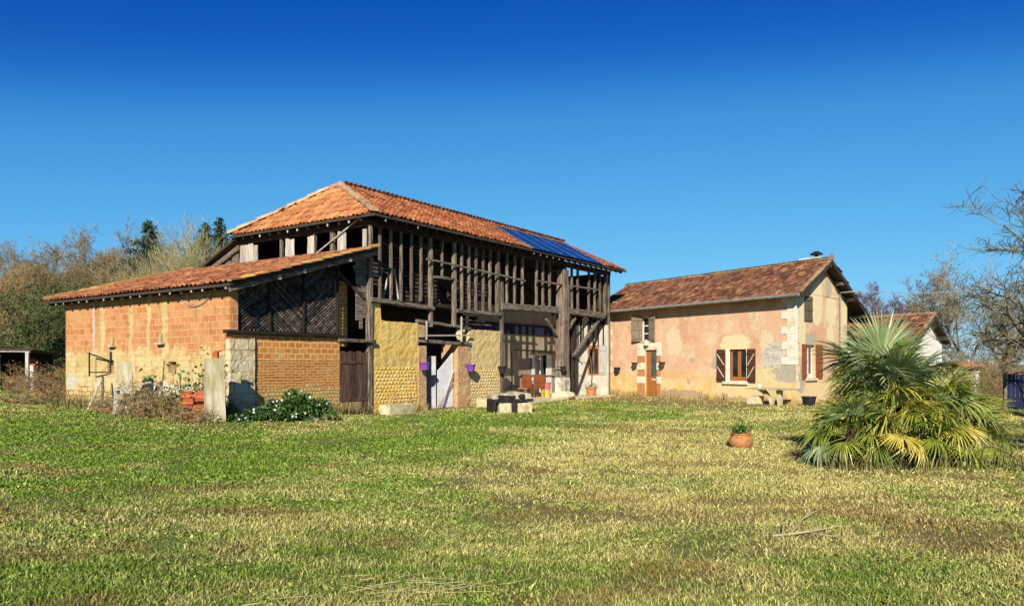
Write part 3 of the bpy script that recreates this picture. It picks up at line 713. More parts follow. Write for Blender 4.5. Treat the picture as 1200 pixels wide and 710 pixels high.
b = MB(); b.box(uF + .2, E, sP - .06, sP + .12, 2.752, 3.2); o = b.build('porch_shade_band', mk('blue black shade band', (.010, .012, .03), (.02, .024, .055), 3, bs=.3), barn)  # blue-black band stands for the shadowed ceiling, shade put in as colour
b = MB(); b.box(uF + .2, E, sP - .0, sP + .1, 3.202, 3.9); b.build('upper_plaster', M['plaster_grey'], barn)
b = MB(); b.box(uF + .1, E, -.35, sP + 1.5, -.1, .05); b.build('porch_floor', M['stone_pale'], barn)
b = MB(); b.wall([dr0, dr1], [.051, zd], [(dr0 + .08, (dr0 + dr1) / 2 - .04, .12, zd - .08), ((dr0 + dr1) / 2 + .04, dr1 - .08, .12, zd - .08)], sP + .05, sP + .1); fd = b.build('french_door', M['white_paint'], barn)
b = MB(); b.box(dr0 + .08, dr1 - .08, sP + .07, sP + .08, .12, zd - .08); b.build('pane', M['glass'], fd)
b = MB(); b.box(dr0 + .06, dr0 + .30, sP - .03, sP + .0, .1, zd - .06); b.box(dr1 - .45, dr1 - .02, sP - .03, sP + .0, .1, zd - .06); b.build('curtain', M['curtain'], fd)
b = MB(); b.beam((dr0 - .15, sP - .1, zd + .08), (dr1 + .15, sP - .1, zd + .08), .14, .12); b.build('door_lintel', M['beam'], barn)
for (X0, Y0, X1, Y1, wd, s) in ((704, 372, 672, 417, .125, .05), (652, 392, 640, 374, .10, 0), (664, 388, 674, 373, .10, 0)):
    a, za = B(X0, Y0, s); c, zc = B(X1, Y1, s); b = MB(); b.beam((a, s, za), (c, s, zc), wd, wd, 5, .008); b.build('brace', M['beam'], barn)
a, _ = B(671, 440, .3); b = MB(); b.beam((a, .3, .02), (a, .3, 3.3), .2, .2, 5, .01, up=(0, 1, 0)); b.build('post', M['dark_wood'], barn)
# arched red window in the end wall with a white shutter folded back
b = MB(); fnE = lambda u, y, z: (E + y, u, z)
b.wall([.45, 1.05], [.95, 2.35], [(.52, .73, 1.02, 2.2), (.77, .98, 1.02, 2.2)], .03, .08, fnE); wn = b.build('window', M['window_wood'], barn)
b = MB(); b.add([(E + .055, .5, 1.0), (E + .055, 1.0, 1.0), (E + .055, 1.0, 2.25), (E + .055, .5, 2.25)], [(0, 1, 2, 3)]); b.build('pane', M['glass'], wn)
b = MB(); b.wall([.02, .42], [1.0, 2.35], [], -.05, -.01, fnE); b.box(E - .075, E - .052, .03, .41, 1.1, 1.2); b.box(E - .075, E - .052, .03, .41, 2.1, 2.2); b.beam((E - .065, .05, 1.2), (E - .065, .4, 2.1), .02, .06); b.build('shutter', M['shutter_white'], barn)
# black iron arbour in the porch
b = MB(); u0, u1 = B(600, 430, .9)[0], B(660, 430, .9)[0]
b.tube([(u0, .9, .05), (u0, .9, 2.0), (u0 + .05, .9, 2.06), (u1, .9, 2.0)], .035, 6); b.tube([(u1, .9, 2.0), (u1 + .9, .9, 1.85), (u1 + 1.6, .8, 1.45)], .02, 6); b.build('iron_arbour', M['iron'], barn)

# roof
def pl(u, s, z): return Vector((u, s, z))
eL, eR = pl(UL, SF, ZE), pl(US, SF, ZE); rL, rR = pl(UE, SR, ZR), pl(US, SR, ZR); bL, bR = pl(UL, SB, ZE), pl(US, SB, ZE)
Wf = (pl(0, SR, ZR) - pl(0, SF, ZE)); lwf = Wf.length
b = MB(); th = pl(0, 0, -.07)
for q in ((eL, eR, rR, rL), (bR, bL, rL, rR), (bL, eL, rL)):
    q = [p - pl(0, 0, .012) for p in q]; n = len(q); b.add(q + [p + th for p in q], [tuple(range(n)), tuple(range(2 * n - 1, n - 1, -1))] + [(i, (i + 1) % n, (i + 1) % n + n, i + n) for i in range(n)])
b.build('roof_deck', M['deck'], barn)
hipf = (UE - UL) / lwf
def in_front(u, w): return u > w * hipf + .02 and not pan(u, w)
# blue sheets: outline in roof coordinates
def roofuw(X, Y):
    lo = None
    ry = (X - CX) / F
    best = min(((abs((EYE + (HY - Y) * (K.y + (B(X, Y, s)[0]) * dB.y + iB.y * s) / F) - (ZE + (s - SF) * (ZR - ZE) / (SR - SF))), s) for s in np.linspace(SF, SR, 200)))
    s = best[1]; u = B(X, Y, s)[0]; return u - UL, (s - SF) / (SR - SF) * lwf
pA = (B(622.5, 295, SF)[0] - UL, 0.0); pB = (B(707, 312, SF)[0] - UL, 0.0); pD = (B(572, 263.5, SR)[0] - UL - .1, lwf - .3); pC = (B(652, 284, SR)[0] - UL, lwf - .3)
def pan(u, w):
    t = w / pD[1]; return pA[0] + (pD[0] - pA[0]) * t < u < pB[0] + (pC[0] - pB[0]) * t and t < 1.0
tile_roof('roof', M['tile_orange'], barn, eL, (1, 0, 0), Wf, US - UL, lwf, in_front, .2, .36, .06)
Wh = (pl(UE, SR, ZR) - pl(UL, SR, ZE)); lwh = Wh.length
f0 = (SR - SF) / lwh; f1 = (SB - SR) / lwh
tile_roof('hip_roof', M['tile_hip'], barn, bL, (0, -1, 0), Wh, SB - SF, lwh, lambda u, w: w * f1 + .02 < u < (SB - SF) - w * f0 - .02, .2, .36, .055)
Wb = (pl(0, SR, ZR) - pl(0, SB, ZE)); lwb = Wb.length; hb = (UE - UL) / lwb
tile_roof('rear_roof', M['tile_hip'], barn, bR, (-1, 0, 0), Wb, US - UL, lwb, lambda u, w: u < (US - UL) - w * hb, .22, .4, .055)
b = MB(); ridge_tiles(b, rL, rR, .13); ridge_tiles(b, eL + pl(0, 0, .05), rL, .12); ridge_tiles(b, bL + pl(0, 0, .05), rL, .13); b.build('ridge_tiles', M['ridge'], barn)
b = MB(); Nf = Vector((1, 0, 0)).cross(Wf).normalized(); Wn = Wf.normalized()
rp = lambda u, w, h=0: eL + Vector((u, 0, 0)) + Wn * w + Nf * h
NS = 16
for i in range(NS):
    for (t0, t1, h0, h1) in ((i / NS, (i + .5) / NS, .035, .06), ((i + .5) / NS, (i + 1) / NS, .06, .035)):
        q = [rp(pA[0] + (pB[0] - pA[0]) * t0, -.04, h0), rp(pA[0] + (pB[0] - pA[0]) * t1, -.04, h1), rp(pD[0] + (pC[0] - pD[0]) * t1, pD[1], h1), rp(pD[0] + (pC[0] - pD[0]) * t0, pD[1], h0)]
        b.add(q, [(0, 1, 2, 3)])
bs = b.build('roof_sheet', M['blue_metal'], barn)
b = MB()
for i in (0, 3, 6, 9, 12, 15.9):
    t = i / NS; b.beam(rp(pA[0] + (pB[0] - pA[0]) * t, -.02, .075), rp(pD[0] + (pC[0] - pD[0]) * t, pD[1], .075), .05, .03)
b.build('joint_strip', M['blue_line'], bs)
b = MB()
for i in range(34):                                       # rafter feet
    u = .1 + i * .47; b.beam((u, SF + .06, ZE - .12), (u, .3, ZE + .26), .09, .11, 1)
for i in range(14):
    s = .1 + i * .47; b.beam((UL + .06, s, ZE - .12), (.3, s, ZE + .26), .09, .11, 1)
b.build('rafter', M['dark_wood'], barn)
b = MB()
for i in range(34):
    u = .1 + i * .47
    if i in (0, 3) or i > 16: b = MB(); b.box(u - .028, u + .028, SF + .04, SF + .05, ZE - .17, ZE - .10, j=.004); b.build('rafter_end', M['pale_wood'], barn)
for i in (1, 3, 6, 7, 10):
    s = .1 + i * .47; b = MB(); b.box(UL + .04, UL + .05, s - .03, s + .03, ZE - .18, ZE - .10, j=.004); b.build('rafter_end', M['pale_wood'], barn)
# lower rear aisle roof
q = [pl(UL + .1, SB - .1, ZE - .05), pl(US - .5, SB - .1, ZE - .05), pl(US - .5, 8.7, 4.8), pl(UL + .1, 8.7, 4.8)]
b = MB(); b.add(q + [p + pl(0, 0, -.1) for p in q], [(3, 2, 1, 0), (4, 5, 6, 7)] + [(i, (i + 1) % 4, (i + 1) % 4 + 4, i + 4) for i in range(4)])
b.build('rear_aisle_roof', M['deck'], barn)
b = MB(); b.beam((-.05, SB - .1, ZE - .35), (-.05, 8.5, 4.65), .16, .18, 3, .01); b.beam((-.05, SB - .1, ZE - .8), (-.05, 8.2, 4.4), .12, .14, 3, .01)
for i in range(5): b.box(-.02, .02, SB + .05 + i * .42, SB + .42 + i * .42, 3.2, ZE - .55 - i * .2, random.random(), .01)
b.build('aisle_boarding', M['beam'], barn)

# ------------------------------------------------------------------ brick lean-to shed against the barn
AU = -4.74; AE, AT = 3.40, 4.93
shed = empty('brick_shed', (K.x, K.y, 0), AB, 'low brick shed with a sloping tile roof leaning against the barn end', 'shed')
fnA = lambda u, y, z: (AU + y, u, z)
b = MB(); b.wall([.004, 8.44], [-.1, AE + .02], [(2.35, 2.75, 1.25, 1.55), (5.55, 5.9, 1.2, 1.6)], 0, .22, fnA); b.build('side_wall', M['shed_wall'], shed)
b = MB(); b.wall([AU + .22, -.3], [-.1, 3.4], [], 8.22, 8.44); b.build('rear_wall', M['shed_wall'], shed)
za = 2.22
b = MB(); b.wall([AU, -1.23], [-.1, za], [], 0, .22); b.build('front_wall', M['front_brick'], shed)
rough_wall('corner_pillar', M['stone_block'], shed, AU - .04, B(297, 440)[0], -.1, lambda u: za - .1 + .05 * mnoise.noise(Vector((u * 6, 0, 0))), -.06, .2, .02, .05)
b = MB(); b.beam((AU - .15, -.02, za + .06), (-1.1, -.02, za + .06), .2, .09, 8, .01); b.build('sill_beam', M['dark_wood'], shed)
roofz = lambda u: AE + (u - (AU - .36)) / (0 - (AU - .36)) * (AT - AE)
# lattice panels with a dark board backing
poly = [(AU + .02, za + .122), (-1.25, za + .122), (-1.25, roofz(-1.25) - .18), (AU + .02, roofz(AU) - .18)]
b = MB(); b.prism(poly, .16, .2); b.build('backing_board', M['dark_wood'], shed)
def clip(p, d, poly):
    t0, t1 = -99., 99.; n = len(poly); c = Vector((sum(q[0] for q in poly) / n, sum(q[1] for q in poly) / n))
    for i in range(n):
        a = Vector(poly[i]); e = Vector(poly[(i + 1) % n]) - a; nn = Vector((-e.y, e.x))
        if nn.dot(c - a) < 0: nn = -nn
        den = nn.dot(d); num = nn.dot(a - p)
        if abs(den) < 1e-9:
            if num > 0: return None
        elif den > 0: t0 = max(t0, num / den)
        else: t1 = min(t1, num / den)
    return (t0, t1) if t1 - t0 > .05 else None
um = [AU + .04, -3.55, -2.45, -1.27]
for k in range(3):
    pp = [(um[k], za + .125), (um[k + 1] - .03, za + .125), (um[k + 1] - .03, roofz(um[k + 1]) - .19), (um[k], roofz(um[k]) - .19)]
    b = MB()
    for sgn, y in (((1, -1)[k % 2], .09), ((-1, 1)[k % 2], .125)):
        d = Vector((1, sgn * .8)).normalized(); nrm = Vector((-d.y, d.x))
        for i in range(-48, 49):
            p = Vector(((um[k] + um[k + 1]) / 2, 3)) + nrm * i * .072; r = clip(p, d, pp)
            if r: a, c = p + d * r[0], p + d * r[1]; b.beam((a.x, y, a.y), (c.x, y, c.y), .016, .034, 1, 0)
    b.build('lattice', M['lattice'], shed)
for u in um[1:3] + [-1.25, AU + .05]:
    b = MB(); b.beam((u, .06, za + .12), (u, .06, roofz(u) - .12), .07, .07, 2, .004, up=(0, 1, 0)); b.build('post', M['dark_wood'], shed)
b = MB(); uo = B(300, 378)[0]; b.box(uo - .09, uo + .09, .05, .07, za + .2, za + .48); b.build('vent', M['iron'], shed)
# bay over the plank gate: brick jamb inside, torn boards, brace
b = MB(); b.wall([-1.6, -.1], [2.0, 4.2], [], 2.0, 2.1); b.build('inner_wall', M['dark_wood'], shed)
b = MB(); b.wall([-1.15, -.62], [2.0, 3.9], [], .35, .55); b.build('brick_jamb', M['front_brick'], shed)
b = MB()
for i in range(4):
    b.beam((-.5 + i * .14, .05 + .01 * i, 2.4 + random.uniform(0, .5)), (-.5 + i * .14, .06, roofz(-.3) - .25), .13, .03, 3, .006, up=(0, 1, 0))
b.build('torn_boards', M['beam'], shed)
b = MB(); b.beam((-1.25, .1, 4.1), (-.3, .02, 3.45), .09, .1, 3, .006); b.build('brace', M['dark_wood'], shed)
b = MB(); b.beam((-1.35, -.02, 2.16), (.06, -.02, 2.16), .26, .1, 4, .006); b.build('gate_lintel', M['beam'], shed)
b = MB(); b.beam((-.06, .02, -.05), (-.06, .0, roofz(-.1) - .1), .16, .16, 6, .01, up=(0, 1, 0)); b.build('post', M['post'], shed)
gt = B(415, 412)[1]; b = MB(); n = 7
for i in range(n):
    u0 = -1.2 + i * 1.12 / n; b.box(u0 + .004, u0 + 1.12 / n - .004, -.01, .03, .42 if i < 5 else .10, gt + random.uniform(-.03, .03), random.random(), .003)
gte = b.build('plank_gate', M['gate_wood'], shed)
b = MB(); b.box(-1.2, -.4, -.012, .028, .1, .40); b.build('bottom_board', M['gate_pale'], gte)
b = MB(); b.box(-1.2, -.12, -.035, -.012, .42, .5); b.box(-1.2, -.35, -.035, -.013, 1.5, 1.58); b.build('ledge', M['gate_wood'], gte)
b = MB(); b.box(-1.25, .0, -.05, .3, -.06, .09); b.build('threshold', M['stone_grey'], shed)
# shed roof
U_ = Vector((0, 1, 0)); UT = -.2; AT2 = roofz(UT); Wa = pl(UT - (AU - .36), 0, AT2 - AE); la = Wa.length
P0 = pl(AU - .36, 9.0, AE + .03)
q = [pl(AU - .36, -.5, AE), pl(UT, -.5, AT2), pl(UT, 9.0, AT2), pl(AU - .36, 9.0, AE)]
b = MB(); b.add(q + [p + pl(0, 0, -.06) for p in q], [(0, 1, 2, 3), (7, 6, 5, 4)] + [(i, (i + 1) % 4, (i + 1) % 4 + 4, i + 4) for i in range(4)]); b.build('roof_deck', M['deck'], shed)
tile_roof('roof', M['tile_annex'], shed, P0, (0, -1, 0), Wa, 9.55, la, lambda u, w: True, .2, .36, .055)
b = MB(); ridge_tiles(b, pl(AU - .36, -.5, AE + .045), pl(UT, -.5, AT2 + .045), .07, .36); b.build('edge_tiles', M['tile_edge'], shed)
b = MB(); ridge_tiles(b, pl(AU - .36, 9.0, AE + .07), pl(UT, 9.0, AT2 + .07), .1, .36); b.build('edge_tiles', M['tile_edge'], shed)
b = MB()
for i in range(20): s = -.3 + i * .48; b.beam((AU - .32, s, AE - .09), (AU + .3, s, AE + .10), .08, .1, 1)
b.build('rafter', M['dark_wood'], shed)
b = MB()
for i in range(20):
    if i % 3 == 1: continue
    s = -.3 + i * .48; b = MB(); b.box(AU - .335, AU - .325, s - .025, s + .025, AE - .12, AE - .06, j=.004); b.build('rafter_end', M['pale_wood'], shed)
for i in (1, 2, 4): u = AU + .3 + i * .8; b = MB(); b.box(u - .05, u + .05, -.47, -.46, roofz(u) - .2, roofz(u) - .1, j=.006); b.build('rafter_end', M['pale_wood'], shed)
b = MB(); b.beam((AU - .3, -.4, AE - .13), (UT, -.4, AT2 - .13), .1, .12, 4, .006); b.beam((AU - .1, .02, AE - .08), (0, .02, AT - .18), .16, .16, 4, .006); b.build('barge_beam', M['beam'], shed)
# small ledges and iron frame on the side wall
def A(X, Y): return online(K + dB * AU, iB, X, Y)
for X, Y in ((133, 405), (190, 402)):
    s_, z_ = A(X, Y); b = MB(); b.box(AU - .14, AU - .003, s_ - .16, s_ + .16, z_ - .04, z_ + .02, j=.01); b.box(AU - .06, AU - .004, s_ - .05, s_ + .05, z_ + .021, z_ + .24, j=.01); b.build('ledge', M['stone_grey'], shed)
s0, z0 = A(115, 436); s1, z1 = A(131.5, 414); b = MB()
b.tube([(AU - .25, s0, z0 - .12), (AU - .25, s0, z1 + .03)], .022, 6); b.tube([(AU - .05, s1, z0), (AU - .05, s1, z1 + .06)], .022, 6); b.tube([(AU - .25, s0, z0), (AU - .05, s1, z0)], .02, 6); b.tube([(AU - .25, s0, z1), (AU - .05, s1, z1 - .22)], .02, 6); b.tube([(AU + .02, s1, z1 - .2), (AU - .05, s1, z1 - .2)], .02, 6)
b.build('iron_bracket', M['iron'], shed)
b = MB(); s0, z0 = A(203, 334); pts = []
for i in range(15):
    t = i / 14; s_, z_ = A(203 + 52 * t, 334 + 26 * math.sin(t * math.pi) ** .8 - 2 * t); pts.append((AU - .03, s_, z_))
b.tube(pts, .012, 5); b.build('cable', M['cable'], shed)

# ------------------------------------------------------------------ house
house = empty('pink_house', (H0.x, H0.y, 0), AH, 'two storey pink rendered farmhouse with brown tile roof and white quoins', 'house')
def hr(X0, Y0, X1, Y1, y=0):
    a = Hh(X0, Y0, y); c = Hh(X1, Y1, y); return a[0], c[0], c[1], a[1]
dx0, dx1 = Hh(756, 440)[0], Hh(769.7, 440)[0]; dzt = Hh(763, 410)[1]
wx0, wx1 = Hh(851, 430)[0], Hh(875.5, 430)[0]; wz0, wz1 = Hh(863, 447)[1], Hh(863, 408.5)[1]
ux0, ux1 = Hh(752, 380)[0], Hh(764, 380)[0]; uz0, uz1 = Hh(758, 399)[1], Hh(758, 371.5)[1]
P = lambda X, Y: Hh(X, Y)
def pt(X, Y, rx, ry, k, amt=.3): c = Hh(X, Y); return (c[0], c[1], rx, ry, k, amt)
cream, greyp = (.70, .58, .33), (.42, .37, .27)
dirt_ = (.44, .31, .17)
fmat = facade_mat([pt(856, 456, .14, .55, dirt_, .6), pt(873, 455, .12, .5, dirt_, .6), pt(752, 404, .16, .4, dirt_, .6), pt(800, 461, 1.2, .16, dirt_, .8), pt(898, 400, .3, .4, (.68, .52, .34), .6), pt(790, 400, .45, .6, (.68, .52, .34), .6), pt(862, 404, .75, .42, cream), pt(912, 424, .75, .75, 'stone', .22), pt(905, 443, 1.1, .42, (.66, .52, .26), .5), pt(925, 438, .75, .32, greyp, .4), pt(838, 425, .2, .28, greyp, .4),
    pt(810.5, 422, .13, .15, greyp), pt(807, 447, .1, .12, greyp), pt(853, 462, .2, .13, (.40, .36, .28), .3), pt(883, 371, .1, .2, (.6, .4, .28), .4), pt(738, 402, .5, .5, (.66, .42, .27), .5), pt(870, 455, 1.5, .3, (.68, .54, .27), .5), pt(884, 382, .16, .12, (.62, .47, .3), .4)])
b = MB(); b.wall([0, HL], [-.1, 4.12], [(dx0, dx1, -.1, dzt), (wx0, wx1, wz0, wz1), (ux0, ux1, uz0, uz1)], 0, .3); b.v = [((HL - .2255 * v[1] if abs(v[0] - HL) < 1e-6 else v[0]), v[1], v[2]) for v in b.v]; b.build('front_wall', fmat, house)
# gable wall (skewed plan): local coordinate g along the gable
fnG = lambda g, y, z: (HL + gl.x * g - y + .003, gl.y * g, z)
GW = 4.94; gx0, gx1 = Hg(944.8, 420)[0], Hg(955.5, 420)[0]; gz0, gz1 = Hg(950, 443)[1], Hg(950, 404)[1]
sx0, sx1 = Hg(942.4, 360)[0], Hg(953, 360)[0]; sz0, sz1 = Hg(948, 378)[1], Hg(948, 347.4)[1]
GR, ZRH, ZEH, GB = 2.35, 5.5, 4.02, 6.7
zfront = lambda y: ZEH + (y + .42) / (GR * gl.y + .42) * (ZRH - ZEH); zback = lambda g: ZRH - (g - GR) * (ZRH - 3.35) / (GB - GR)
def gpt_(X, Y, rx, ry, k, amt=.3): c = Hg(X, Y); return (c[0] * gl.y, c[1], rx, ry, k, amt)
gmat = facade_mat([gpt_(957, 352, .55, 1.0, cream, .25), gpt_(974, 364, .55, .62, cream, .25), gpt_(973, 393, .35, .42, cream), gpt_(971, 337, .32, .4, greyp), gpt_(989, 352, .4, .9, (.56, .5, .38), .3), gpt_(990, 385, .42, 1.6, cream, .3), gpt_(948, 398, .8, .22, greyp), gpt_(955, 456, 2.2, .45, (.68, .52, .26), .4), gpt_(938, 445, .5, .5, greyp, .4), gpt_(940, 380, .3, 1.3, cream, .4)])
b = MB(); b.wall([.006, GW], [-.1, 4.12], [(gx0, gx1, gz0, gz1), (sx0, sx1, sz0, min(sz1, 4.1))], 0, .3, fnG)
b.prism([(.006, 4.12), (GW, 4.12), (GW, zback(GW) - .16), (GR, ZRH - .16), (.006, 4.13)], 0, .3, lambda g, y, z: fnG(g, y, z)); b.build('gable_wall', gmat, house)
b = MB(); b.wall([0, GW], [-.1, 4.5], [], 0, .3, lambda g, y, z: (gl.x * g + y + .01, gl.y * g + .31, z)); b.wall([-1.0, HL - 1.4], [-.1, 4.2], [], GW * gl.y - .3, GW * gl.y); b.build('rear_wall', M['plaster_white'], house)
b = MB(); b.wall([GW, GW + 1.6], [-.1, 3.6], [], 1.3, 1.5, fnG); b.build('porch_wall', M['brick_dark'], house)
# quoins
b = MB(); nq = 9; zq0 = Hh(925, 427)[1]; zq1 = 4.0; hq = (zq1 - zq0) / nq
for i in range(nq):
    wq = .62 if i % 2 == 0 else .38; b.box(HL - wq, HL + .02, -.025, .05, zq0 + i * hq, zq0 + (i + 1) * hq - .006)
b.build('quoins', M['stone_white'], house)
b = MB()
for i in range(nq + 3):
    wq = .28 if i % 2 == 0 else .18; z = zq0 - .9 + i * hq
    b.prism([(.03, z), (wq, z), (wq, z + hq - .006), (.03, z + hq - .006)], -.022, .05, fnG)
b.build('quoins', mk('cream quoins', (.64, .52, .3), (.72, .62, .42), 4, bs=.4), house)
b = MB()
for i in range(10): b.box(.02, .34 if i % 2 else .2, -.02, .05, .75 + i * .3, 1.03 + i * .3)
b.build('quoins', mk('pale corner stones', (.66, .55, .38), (.74, .66, .5), 4, bs=.3), house)
# door and surround
b = MB(); lx0, lx1 = Hh(746.7, 405)[0], Hh(775, 405)[0]; b.box(lx0, lx1, -.03, .1, dzt + .005, dzt + .32); b.build('door_lintel', M['stone_white'], house)
hs = .30
for i in range(3):
    z = .62 + i * .62
    for a, c in ((lx0 + .02, dx0 - .01), (dx1 + .01, lx1 - .02)): b = MB(); b.box(a, c, -.028, .1, z, z + hs, j=.003); b.build('jamb_stone', M['stone_white'], house)
jm = mk('dull orange brick jamb', (.40, .17, .07), (.50, .25, .11), 5, bs=.4)
for i in range(4):
    z0, z1 = (.02, .615) if i == 0 else (.62 + (i - 1) * .62 + hs + .005, min(.62 + i * .62 - .005, dzt))
    for a, c in ((lx0 + .03, dx0 - .011), (dx1 + .011, lx1 - .03)): b = MB(); b.box(a, c, -.02, .1, z0, z1); b.build('jamb_brick', jm, house)
dm = dx0 + (dx1 - dx0) * .36; zmid = .92
b = MB(); b.wall([dx0 + .01, dx1 - .01], [.02, dzt - .005], [(dm, dx1 - .06, zmid, dzt - .1)], .07, .12); dr = b.build('door', M['door_wood'], house)
b = MB(); b.box(dm, dx1 - .06, .09, .1, zmid, dzt - .1); b.build('pane', mk('blue grey door glass', (.07, .09, .1), (.12, .14, .15), 3, rough=.15, bs=0, spec=.5), dr)
b = MB(); 
for k in (1, 2): xx = dm + (dx1 - .06 - dm) * k / 3; b.box(xx - .008, xx + .008, .075, .088, zmid, dzt - .1)
b.build('door_bars', M['iron'], dr)
b = MB(); b.box(dm + .1, dm + .34, .055, .069, zmid - .16, zmid - .11); b.build('letter_plate', M['white_paint'], dr)
b = MB(); b.tube([(dx0 + .1, .07, 1.0), (dx0 + .1, .02, 1.0), (dx0 + .2, .02, 1.0)], .012, 6); b.build('handle', M['zinc'], dr)
b = MB(); b.box(dx0 - .05, dx1 + .05, -.25, .04, -.05, .018); b.build('doorstep', M['stone_grey'], house)
def zshutter(x0, x1, z0, z1, y, mat, par, brace=True, ang=0, hinge=None, n=4, flip=False, fn=None):
    "board shutter with two ledges and diagonal braces"
    b = MB(); wd = (x1 - x0) / n
    for i in range(n): b.box(x0 + wd * i + .003, x0 + wd * (i + 1) - .003, y - .028, y, z0, z1, .5)
    if fn: b.v = [fn(*p) for p in b.v]
    o = b.build('shutter', mat, par)
    h = z1 - z0
    for k in (.12, .5, .88):
        b = MB(); b.box(x0 + .01, x1 - .01, y - .05, y - .029, z0 + h * k - .04, z0 + h * k + .04)
        if fn: b.v = [fn(*p) for p in b.v]
        b.build('ledge', M['shutter_brown'] if brace else mat, o)
    if brace:
        for a, c in ((.14, .48), (.52, .86)):
            b = MB(); p, q = ((x1 - .04, z0 + h * a), (x0 + .04, z0 + h * c)) if not flip else ((x0 + .04, z0 + h * a), (x1 - .04, z0 + h * c))
            b.beam((p[0], y - .042, p[1]), (q[0], y - .042, q[1]), .022, .035)
            b.build('brace', M['brace_pale'], o)
    return o
# ground floor window
s0, s1 = Hh(840.4, 430)[0], Hh(885.8, 430)[0]
zshutter(s0, wx0 - .03, wz0 - .03, wz1 - .02, -.012, M['shutter_brown'], house); zshutter(wx1 + .03, s1, wz0 - .03, wz1 - .02, -.012, M['shutter_brown'], house, flip=True)
b = MB(); b.wall([wx0, wx1], [wz0, wz1], [(wx0 + .15, wx1 - .03, wz0 + .03, wz1 - .02)], -.012, .06); b.build('window_surround', M['stone_white'], house)
def casement(x0, x1, z0, z1, y, par, mat, fn=None, n=2):
    b = MB(); m = (x1 - x0) / n; holes = [(x0 + m * i + .075, x0 + m * (i + 1) - .075, z0 + .16, z1 - .09) for i in range(n)]
    b.wall([x0, x1], [z0, z1], holes, y, y + .05)
    if fn: b.v = [fn(*p) for p in b.v]
    o = b.build('window', mat, par)
    for h in holes:
        b = MB(); b.box(h[0] - .01, h[1] + .01, y + .02, y + .03, h[2] - .01, h[3] + .01)
        if fn: b.v = [fn(*p) for p in b.v]
        b.build('pane', M['glass'], o)
    return o
casement(wx0 + .15, wx1 - .03, wz0 + .03, wz1 - .02, .1, house, M['window_wood'])
b = MB(); b.box(wx0 - .12, wx1 + .06, -.1, .1, wz0 - .1, wz0 - .003); b.build('window_sill', M['stone_white'], house)
# upper window: shutters half open
a0, a1 = Hh(743.5, 385)[0], Hh(770.5, 385)[0]
b = MB(); b.wall([ux0, ux1], [uz0, uz1], [(ux0 + .06, ux1 - .06, uz0 + .35 * k, uz0 + .35 * k + .3) for k in range(3)], .08, .12); o = b.build('window', M['white_paint'], house)
b = MB(); b.box(ux0 + .05, ux1 - .05, .095, .105, uz0 + .02, uz1 - .02); b.build('pane', M['glass'], o)
def hinge(ang, hx):
    ca, sa = math.cos(ang), math.sin(ang)
    return lambda x, y, z: (hx + (x - hx) * ca - y * sa, (x - hx) * sa + y * ca - .0, z)
zshutter(a0, ux0 + .12, uz0 - .02, uz1 + .02, -.012, M['shutter_grey'], house, False, fn=hinge(R(12), a0 + .0)).location = (0, -.16, 0)
zshutter(ux1 - .12, a1, uz0 - .02, uz1 + .02, -.012, M['shutter_grey'], house, False, fn=hinge(R(-10), a1)).location = (0, -.13, 0)
b = MB(); b.box(ux0 - .06, ux1 + .06, -.06, .1, uz0 - .08, uz0 - .003); b.build('window_sill', M['stone_pale'], house)
# gable windows
def fz(x, y, z): return fnG(x, y, z)
zshutter(sx0 + .01, sx1 - .01, sz0, min(sz1, 4.08), .05, M['shutter_dark'], house, False, fn=fz)
h0, h1 = Hg(939.3, 420)[0], Hg(963.3, 420)[0]
zshutter(h0, gx0 - .01, gz0 - .04, gz1 + .02, -.01, M['shutter_red'], house, False, fn=fz, n=3); zshutter(gx1 + .01, h1, gz0 - .04, gz1 + .02, -.01, M['shutter_red'], house, False, fn=fz, n=3)
casement(gx0 + .02, gx1 - .02, gz0, gz1, .14, house, M['white_paint'], fn=fz)
b = MB(); b.prism([(gx0 - .1, gz0 - .09), (gx1 + .1, gz0 - .09), (gx1 + .1, gz0 - .004), (gx0 - .1, gz0 - .004)], -.09, .1, fnG); b.build('window_sill', M['stone_pale'], house)
# roof of the house (skewed verge)
EX = HL + .42; vf = Vector((gl.x, gl.y))
yR = GR * gl.y
def hp(x, g, z): return Vector((x + gl.x * g, gl.y * g, z))
e0, e1 = Vector((-1.2, -.42, ZEH)), Vector((EX + .09, -.42, ZEH)); r0, r1 = Vector((-1.2, yR, ZRH)), hp(EX, GR, ZRH); k0, k1 = Vector((-1.2, GB * gl.y, 3.35)), hp(EX, GB, 3.35)
b = MB()
for q in ((e0, e1, r1, r0), (r0, r1, k1, k0)):
    q = [p - Vector((0, 0, .015)) for p in q]; b.add(q + [p - Vector((0, 0, .08)) for p in q], [(0, 1, 2, 3), (7, 6, 5, 4)] + [(i, (i + 1) % 4, (i + 1) % 4 + 4, i + 4) for i in range(4)])
b.build('roof_deck', M['deck'], house)
Wq = Vector((0, yR + .42, ZRH - ZEH)); lq = Wq.length; sk = (e1.x - r1.x) / lq
tile_roof('roof', M['tile_brown'], house, e0 - Wq.normalized() * .03, (1, 0, 0), Wq, e1.x - e0.x + .1, lq, lambda u, w: u < (e1.x - e0.x) - sk * w, .17, .21, .024, .022)
Wk = Vector((0, yR - k0.y, ZRH - 3.35)); 
tile_roof('rear_roof', M['tile_brown'], house, Vector((k1.x + 1.1, k0.y, 3.35)), (-1, 0, 0), Wk, k1.x + 2.3, Wk.length, lambda u, w: u > 1.1 - w * (r1.x - k1.x) / Wk.length, .21, .27, .028, .026)
b = MB(); ridge_tiles(b, r0 + Vector((0, 0, -.02)), r1, .12, .4); ridge_tiles(b, e1 + Vector((-.06, 0, .02)), r1, .08, .3); b.build('ridge_tiles', M['ridge_brown'], house)
